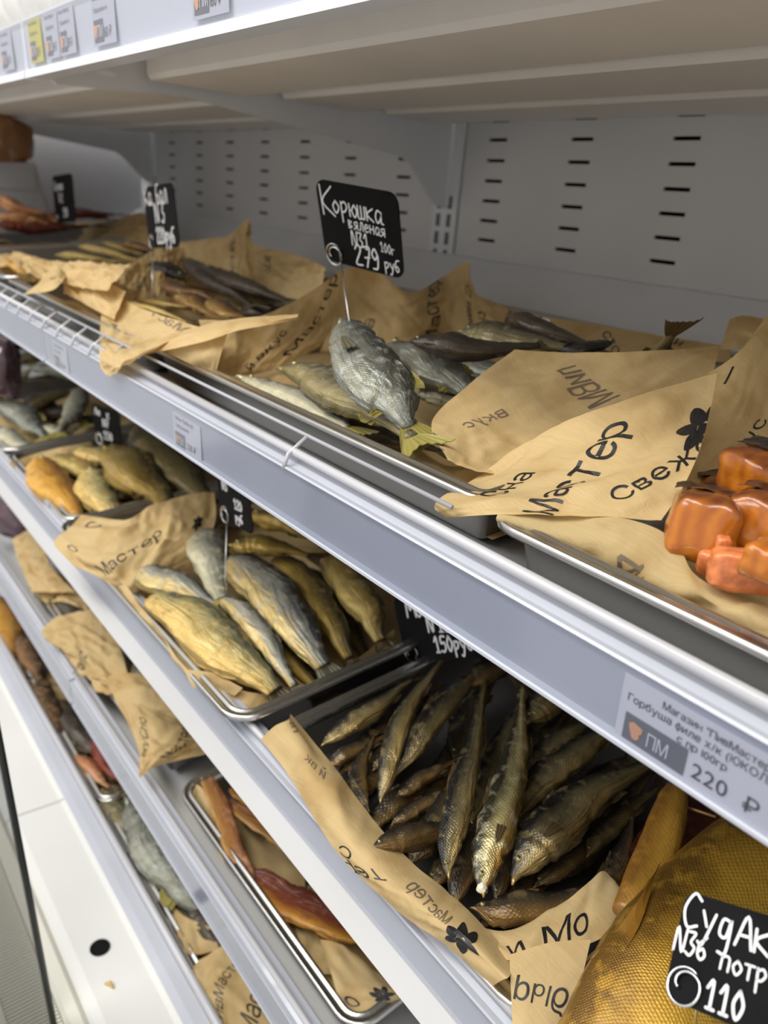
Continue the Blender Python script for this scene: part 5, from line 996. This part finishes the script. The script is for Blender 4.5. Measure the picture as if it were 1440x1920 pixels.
# ------------------------------------------------------------ handwritten price cards
GL = {  # strokes in a unit box, y up
 'К': [[(0, 1), (.05, 0)], [(.55, 1), (.06, .45), (.6, 0)]], 'к': [[(0, .6), (.03, 0)], [(.4, .6), (.04, .3), (.42, 0)]],
 'о': [[(.2, .58), (.02, .3), (.2, 0), (.4, .3), (.2, .58)]], 'р': [[(.02, .6), (.06, -.35)], [(.03, .5), (.25, .62), (.38, .4), (.22, .15), (.04, .15)]],
 'ю': [[(0, .6), (.02, 0)], [(.01, .3), (.16, .3)], [(.32, .58), (.16, .3), (.32, 0), (.48, .3), (.32, .58)]],
 'ш': [[(0, .6), (.02, .05), (.2, .05), (.2, .6)], [(.2, .05), (.4, .05), (.42, .6)]], 'а': [[(.36, .5), (.15, .58), (.02, .25), (.15, 0), (.35, .3), (.38, .55), (.36, .05), (.48, 0)]],
 'в': [[(0, .6), (.03, 0)], [(0, .6), (.3, .5), (.04, .3), (.34, .15), (.03, 0)]], 'я': [[(.36, .6), (.36, 0)], [(.36, .6), (.08, .52), (.1, .3), (.36, .28), (.0, 0)]],
 'л': [[(0, .02), (.12, .1), (.2, .6), (.36, .6), (.38, 0)]], 'е': [[(.03, .3), (.36, .36), (.2, .6), (.02, .3), (.15, 0), (.38, .1)]],
 'н': [[(0, .6), (.02, 0)], [(.36, .6), (.38, 0)], [(.01, .32), (.37, .34)]], 'N': [[(0, 0), (.05, 1), (.4, 0), (.48, 1)]],
 '3': [[(.05, .95), (.35, .95), (.2, .55), (.4, .35), (.25, 0), (.02, .08)]], '1': [[(.02, .7), (.22, 1), (.24, 0)], [(.1, 0), (.4, 0)]], 'i': [[(.1, 1), (.1, 0)]],
 '2': [[(.04, .75), (.2, 1), (.38, .75), (.05, .05), (.45, .03)]], '7': [[(.02, .95), (.42, .95), (.2, 0)], [(.1, .45), (.4, .5)]],
 '9': [[(.38, .7), (.2, 1), (.03, .72), (.2, .48), (.38, .72), (.32, .1), (.05, .02)]], '0': [[(.2, 1), (.02, .5), (.2, 0), (.4, .5), (.2, 1)]],
 '5': [[(.4, .98), (.08, .98), (.06, .55), (.3, .6), (.38, .25), (.2, 0), (.02, .08)]], '6': [[(.34, .95), (.08, .6), (.05, .2), (.22, 0), (.38, .2), (.25, .45), (.08, .3)]],
 'у': [[(0, .6), (.18, .2)], [(.4, .6), (.15, -.3), (0, -.28)]], 'б': [[(.42, .95), (.12, .85), (.03, .3), (.2, 0), (.36, .2), (.22, .45), (.05, .35)]],
 'С': [[(.5, .85), (.25, 1), (.03, .5), (.2, .02), (.5, .12)]], 'д': [[(.3, .55), (.1, .55), (.05, .15), (.25, .1), (.34, .6), (.32, -.3), (.1, -.35)]],
 'А': [[(0, 0), (.25, .85), (.48, 0)], [(.1, .3), (.42, .32)]], 'п': [[(0, 0), (.02, .6)], [(.02, .5), (.2, .6), (.36, .5), (.36, 0)]], 'т': [[(.2, .58), (.2, 0)], [(0, .58), (.42, .6)]],
 'М': [[(0, 0), (.08, .9), (.3, .35), (.5, .9), (.6, 0)]], 'й': [[(0, .6), (.03, 0), (.34, .6), (.36, 0)], [(.08, .8), (.26, .8)]], 'г': [[(0, 0), (.02, .58), (.3, .58)]],
 'Т': [[(.25, 1), (.25, 0)], [(0, 1), (.5, 1)]], 'Л': [[(0, 0), (.2, .9), (.45, 0)]], ' ': []}
def handwriting(parent, lines, T, thick):
    """lines: (text, x, y, size, slope) in card fractions; strokes become thin flat ribbons on the card face"""
    bm = bmesh.new()
    for text, x0, y0, size, slope, th in lines:
        x = 0
        for ch in text:
            for st in GL.get(ch, []):
                P = [Vector((x0+x*size+px*size, y0+(x+px)*size*slope+py*size, 0)) for px, py in st]
                n = max(6, 5*(len(P)-1)); Q = [crom(P, k/n) for k in range(n+1)]
                if len(P) == 2: Q = [P[0], (P[0]+P[1])/2, P[1]]
                h = thick*th; L_, R_ = [], []
                for k, q in enumerate(Q):
                    d = (Q[min(k+1, len(Q)-1)]-Q[max(k-1, 0)]); d = d.normalized() if d.length > 0 else Vector((1, 0, 0)); nn = Vector((-d.y, d.x, 0))*h
                    L_.append(q+nn); R_.append(q-nn)
                vs = [bm.verts.new(T(q)) for q in L_]; ws = [bm.verts.new(T(q)) for q in R_]
                for k in range(len(Q)-1): bm.faces.new((vs[k], ws[k], ws[k+1], vs[k+1]))
                for q in (Q[0], Q[-1]):
                    bm.faces.new([bm.verts.new(T(q+Vector((math.cos(a), math.sin(a), 0))*h)) for a in [j*math.pi/4 for j in range(8)]])
            x += .62 if ch in 'МКС' else (.3 if ch in 'i ' else .54)
    return link('handwriting', bm_mesh('handwriting', bm), M['chalk'], parent)
CARDS = {
 'korushka': ('black price card reading Корюшка вяленая N31 279 руб on a wire stand', [('К', -.050, .008, .030, .0, 1.2), ('орюшка', -.034, .012, .0215, -.03, 1.2), ('вяленая', -.014, -.001, .0135, -.03, .9), ('N31', -.012, -.0185, .0155, -.06, 1.05), ('100г', .027, -.0180, .0095, -.08, .7), ('279', -.010, -.0385, .0220, -.04, 1.35), ('руб', .031, -.0365, .0130, .0, 1.0)]),
 'tag2': ('blurred dark price card standing in the dark dried fish tray', [('Камбал', -.056, .018, .028, 0, 1.3), ('N 3', -.02, -.008, .028, 0, 1.3), ('220руб', -.024, -.037, .022, 0, 1.3)]),
 'tag3': ('farthest and smallest blurred price card on the upper shelf', [('Корюшк', -.06, .02, .02, 0, 1.0), ('N 2', -.03, -.008, .02, 0, 1.0), ('190', -.01, -.04, .02, 0, 1.0)]),
 'moyva': ('black price card reading N111 150 руб above the brown smelts', [('Мойва', -.040, .012, .021, -.04, .9), ('N 111', -.014, -.006, .0165, -.02, .9), ('150руб', -.010, -.028, .0165, .02, .9)]),
 'sudak': ('large black price card reading Судак N36 in front of the golden fish', [('СудАк', -.0275, .0085, .0165, -.02, .8), ('N36', -.0285, -.0035, .0110, -.02, .75), ('потр', -.0040, -.0045, .0105, -.02, .65), ('110', -.008, -.0225, .0120, .0, .85)]),
 'tag5': ('dim black price card on a tall wire behind the headless fish', [('N3', -.025, .012, .012, 0, .8), ('120', .0, -.006, .012, 0, .8), ('руб', .0, -.022, .011, 0, .8)]),
 'tag6': ('small black price card leaning by the flat golden fish', [('Лещик', -.028, .018, .014, 0, .8), ('N7', -.01, .0, .014, 0, .8), ('150', -.01, -.022, .014, 0, .8)])}
for key, ctr, e1, e2, w, h in TAGS:
    ctr = Vector(ctr); e1 = Vector(e1); e2 = Vector(e2); n = e1.cross(e2); camside = 1 if n.dot(cam.location-ctr) > 0 else -1; n = n*camside
    t = thing('price_card', CARDS[key][0], 'sign', TAGBASE[key], 'handwritten price cards'); b0 = Vector(TAGBASE[key])
    r = min(w, h)*.14; pr = []
    for cx, cy, a0 in ((w/2-r, h/2-r, 0), (-w/2+r, h/2-r, 90), (-w/2+r, -h/2+r, 180), (w/2-r, -h/2+r, 270)):
        for k in range(7): a = math.radians(a0+15*k); pr.append((cx+r*math.cos(a), cy+r*math.sin(a)))
    v = [ctr+e1*x+e2*y-b0 for x, y in pr]+[ctr+e1*x+e2*y-n*.0012-b0 for x, y in pr]; k = len(pr)
    f = [tuple(range(k)), tuple(range(k, 2*k))[::-1]]+[(i, (i+1) % k, k+(i+1) % k, k+i) for i in range(k)]
    link('card', mesh('card', v, f), M['black'], t)
    sc = {'korushka': 1, 'sudak': 1}.get(key, 1)
    handwriting(t, CARDS[key][1], lambda q: ctr+e1*q.x*sc+e2*q.y*sc+n*.0004-b0, .00068 if key == 'korushka' else (.0009 if key == 'sudak' else .0013))
    # wire: spiral clip on the card's lower left corner, stem down to the tray
    sr = {'korushka': .0115, 'sudak': .0085, 'moyva': .0095}.get(key, .010)
    c2 = ctr+e1*(-w/2+sr*1.1)+e2*(-h/2+sr*.9)
    if key == 'korushka': c2 = ctr+e1*(-w/2+sr*1.2)+e2*(-h/2+sr*.75)
    pts = []
    for q in range(40):
        a = math.radians(215-q*13.5); rr = sr*(.25+.75*min(1, q/14)) ; pts.append(c2+e1*rr*math.cos(a)+e2*rr*math.sin(a)+n*(.0022-.003*(q/39))-b0)
    tube('wire_spiral', pts, .0009 if key != 'sudak' else .0008, M['wire'], t, 6)
    end = pts[-1]; tube('wire_stem', [end, end*.5, Vector((0, 0, 0))], .0008, M['wire'], t, 6)

# ------------------------------------------------------------ rail price labels
def flat_text(parent, name, items, T, mat):
    bm = bmesh.new()
    for s, x, y, size, sx in items:
        me = text_mesh(s); off = len(bm.verts); tmp = bmesh.new(); tmp.from_mesh(me)
        mp = {vv: bm.verts.new(T(x+vv.co.x*size*sx, y+vv.co.y*size)) for vv in tmp.verts}
        for ff in tmp.faces:
            try: bm.faces.new([mp[q] for q in ff.verts])
            except ValueError: pass
        tmp.free()
    return link(name, bm_mesh(name, bm), mat, parent)
def rail_label(x0, w, h, ytop, ztop, ybot, zbot, label, mat, lines, logo, price, mark=True):
    """a card standing in the label channel; local x right, y up from the card's lower edge"""
    d = Vector((0, ytop-ybot, ztop-zbot)).normalized(); org = Vector((x0, ybot, zbot)); n = Vector((0, -d.z, d.y))
    t = thing('price_label', label, 'label', org, 'printed price labels')
    T = lambda a, b, o=.0: Vector((a, 0, 0))+d*b+n*o
    v = [T(0, 0), T(w, 0), T(w, h), T(0, h), T(0, 0, -.0006), T(w, 0, -.0006), T(w, h, -.0006), T(0, h, -.0006)]
    link('card', mesh('card', v, [(0, 1, 2, 3), (7, 6, 5, 4), (0, 4, 5, 1), (1, 5, 6, 2), (2, 6, 7, 3), (3, 7, 4, 0)]), mat, t)
    flat_text(t, 'printed_lettering', lines+[price], lambda a, b: T(a, b, .0004), M['labelink'])
    lx, ly, lw, lh = logo
    v = [T(lx, ly, .0004), T(lx+lw, ly, .0004), T(lx+lw, ly+lh, .0004), T(lx, ly+lh, .0004)]
    lg = link('logo_box', mesh('logo_box', v, [(0, 1, 2, 3)]), M['logobox'], t)
    flat_text(lg, 'logo_letters', [('ПМ', lx+lw*.40, ly+lh*.22, lh*.72, .75)], lambda a, b: T(a, b, .0008), M['label'])
    bm = bmesh.new(); pts = [(-.5, .3), (-.2, .5), (.2, .42), (.5, .35), (.45, 0), (.3, -.1), (.35, -.35), (.1, -.55), (-.15, -.5), (-.4, -.05)]
    bm.faces.new([bm.verts.new(T(lx+lw*.2+px*lh*.52, ly+lh*.5+py*lh*.6, .0008)) for px, py in pts])
    link('logo_mark', bm_mesh('logo_mark', bm), M['peach'], lg)
    return t
zl = LIPZ['1']; yt, zt, yb_, zb_ = LIPY-.0078, zl-.0155, LIPY-.0060, zl-.0535
rail_label(-.1745, .088, .0365, yt, zt, yb_, zb_, 'sharp white price label reading Горбуша филе 220 at the right end of the rail', M['label'],
    [('Магазин "ПивМастер"', .022, .0295, .0056, .95), ('Горбуша филе х/к (ЮКОЛА)', .004, .0235, .0058, 1.0), ('с пр 100гр', .032, .0175, .0056, 1.0)], (.0045, .002, .034, .0150), ('220  ₽', .042, .0045, .0115, 1.0))
def blur_label(x0, L, label, price='220 ₽', mat='label', w=.06):
    z = LIPZ[L]; return rail_label(x0, w, .034, LIPY-.0078, z-.0155, LIPY-.0060, z-.0535, label, M[mat],
        [('Магазин "ПивМастер"', .006, .028, .0050, .8), ('Горбуша филе', .006, .021, .0050, .9)], (.004, .002, .022, .014), (price, .029, .004, .009, .9))
blur_label(-.700, '1', 'faint grey-white price label on the rail beneath the grey fish tray')
blur_label(-1.085, '1', 'faint price label on the rail right of the rail joint')
def top_label(x0, w, label, mat, price):
    return rail_label(x0, w, .045, -.6955, .164, -.6938, .120, label, M[mat], [('Магазин "ПивМастер"', .004, .038, .0052, w/.075), ('Горбуша филе х/к', .005, .028, .0056, w/.075)], (.004, .003, w*.42, .019), (price, w*.52, .006, .0125, w/.085))
top_label(-1.235, .055, 'white price label left of the joint in the top rail', 'label', '150 ₽')
top_label(-1.103, .048, 'yellow price label on the top rail', 'yellow', '150 ₽')
top_label(-1.040, .046, 'white 159 price label right beside the yellow one', 'label', '159 ₽')
top_label(-.990, .050, 'white 159 price label, second right of the yellow one', 'label', '159 ₽')
top_label(-.885, .060, 'white 160 price label standing apart on the top rail', 'label', '160 ₽')
top_label(-.66, .060, 'rightmost white price label cut by the top picture edge', 'label', '160 ₽')

# ------------------------------------------------------------ products above and at the far left
def pouch(loc, size, rz, label, mat, cat='bag', name='snack_bag', group=None, seed=0, amp=.12):
    t = thing(name, label, cat, loc, group)
    bm = bmesh.new(); bmesh.ops.create_cube(bm, size=2); bmesh.ops.subdivide_edges(bm, edges=bm.edges[:], cuts=9, use_grid_fill=True)
    for v in bm.verts:
        p = v.co.copy(); th = (1-abs(p.z)**4)*(1-.6*abs(p.x)**4)*.9+.06
        nz = noise.noise(p*1.8+Vector((seed*3, 0, 0)))*amp*2+noise.noise(p*5+Vector((seed, 2, 0)))*amp
        v.co = Matrix.Rotation(rz, 3, 'Z') @ Vector((p.x*size[0]/2*(1+nz*.3), p.y*size[1]/2*th*(1+nz), (p.z+1)*size[2]/2*(1+nz*.15)))
    link('bag_body', bm_mesh('bag_body', bm, True), mat, t)
    bm = bmesh.new(); add_box(bm, (-size[0]*.46, -.0015, size[2]*.97), (size[0]*.46, .0015, size[2]*1.06)); bmesh.ops.rotate(bm, verts=bm.verts, matrix=Matrix.Rotation(rz, 3, 'Z'))
    link('seal_strip', bm_mesh('seal_strip', bm), mat, t); return t
M['brownbag'] = simple('brown_foil_bag', (.30, .13, .035), .22, 0, .45, 14, .5, coat=.6)
M['purplebag'] = simple('dark_purple_film', (.13, .07, .09), .15, 0, .6, 30, .8, coat=.8)
for k in range(9):
    pouch((-1.36+k*.062, -.655, .168), (.056, .06, .13), .2, 'white packet above the top rail, %s from the left' % ORD[k], M['ptag'], 'packet', 'white_packet', 'white packets on the top shelf', k)
bx = thing('white_carton', 'tilted white carton under the brown foil bag', 'carton', (-2.26, -.43, -.14))
bm = bmesh.new(); add_box(bm, (-.10, -.16, -.005), (.05, .07, .145)); 
for vv in bm.verts:
    if vv.co.z > 0: vv.co.y -= .035; vv.co.z += .02*(vv.co.y > 0)
bmesh.ops.bevel(bm, geom=bm.edges[:], offset=.003, segments=2, affect='EDGES')
link('carton_body', bm_mesh('carton_body', bm), M['board'], bx)
box('carton_flap', (.051, -.17, .10), (.053, .03, .147), M['board'], bx)
pouch((-2.26, -.465, .012), (.09, .17, .115), .0, 'shiny brown foil bag at the far left of the upper shelf', M['brownbag'], seed=11)
pouch((-1.74, -.63, -.435), (.10, .07, .12), .4, 'glittering dark film pouch at the left edge below the rail joint', M['purplebag'], seed=13)
pouch((-1.70, -.63, -.745), (.14, .08, .12), .4, 'dark red-purple film pouch on the lower shelf at the left edge', M['purplebag'], seed=14)
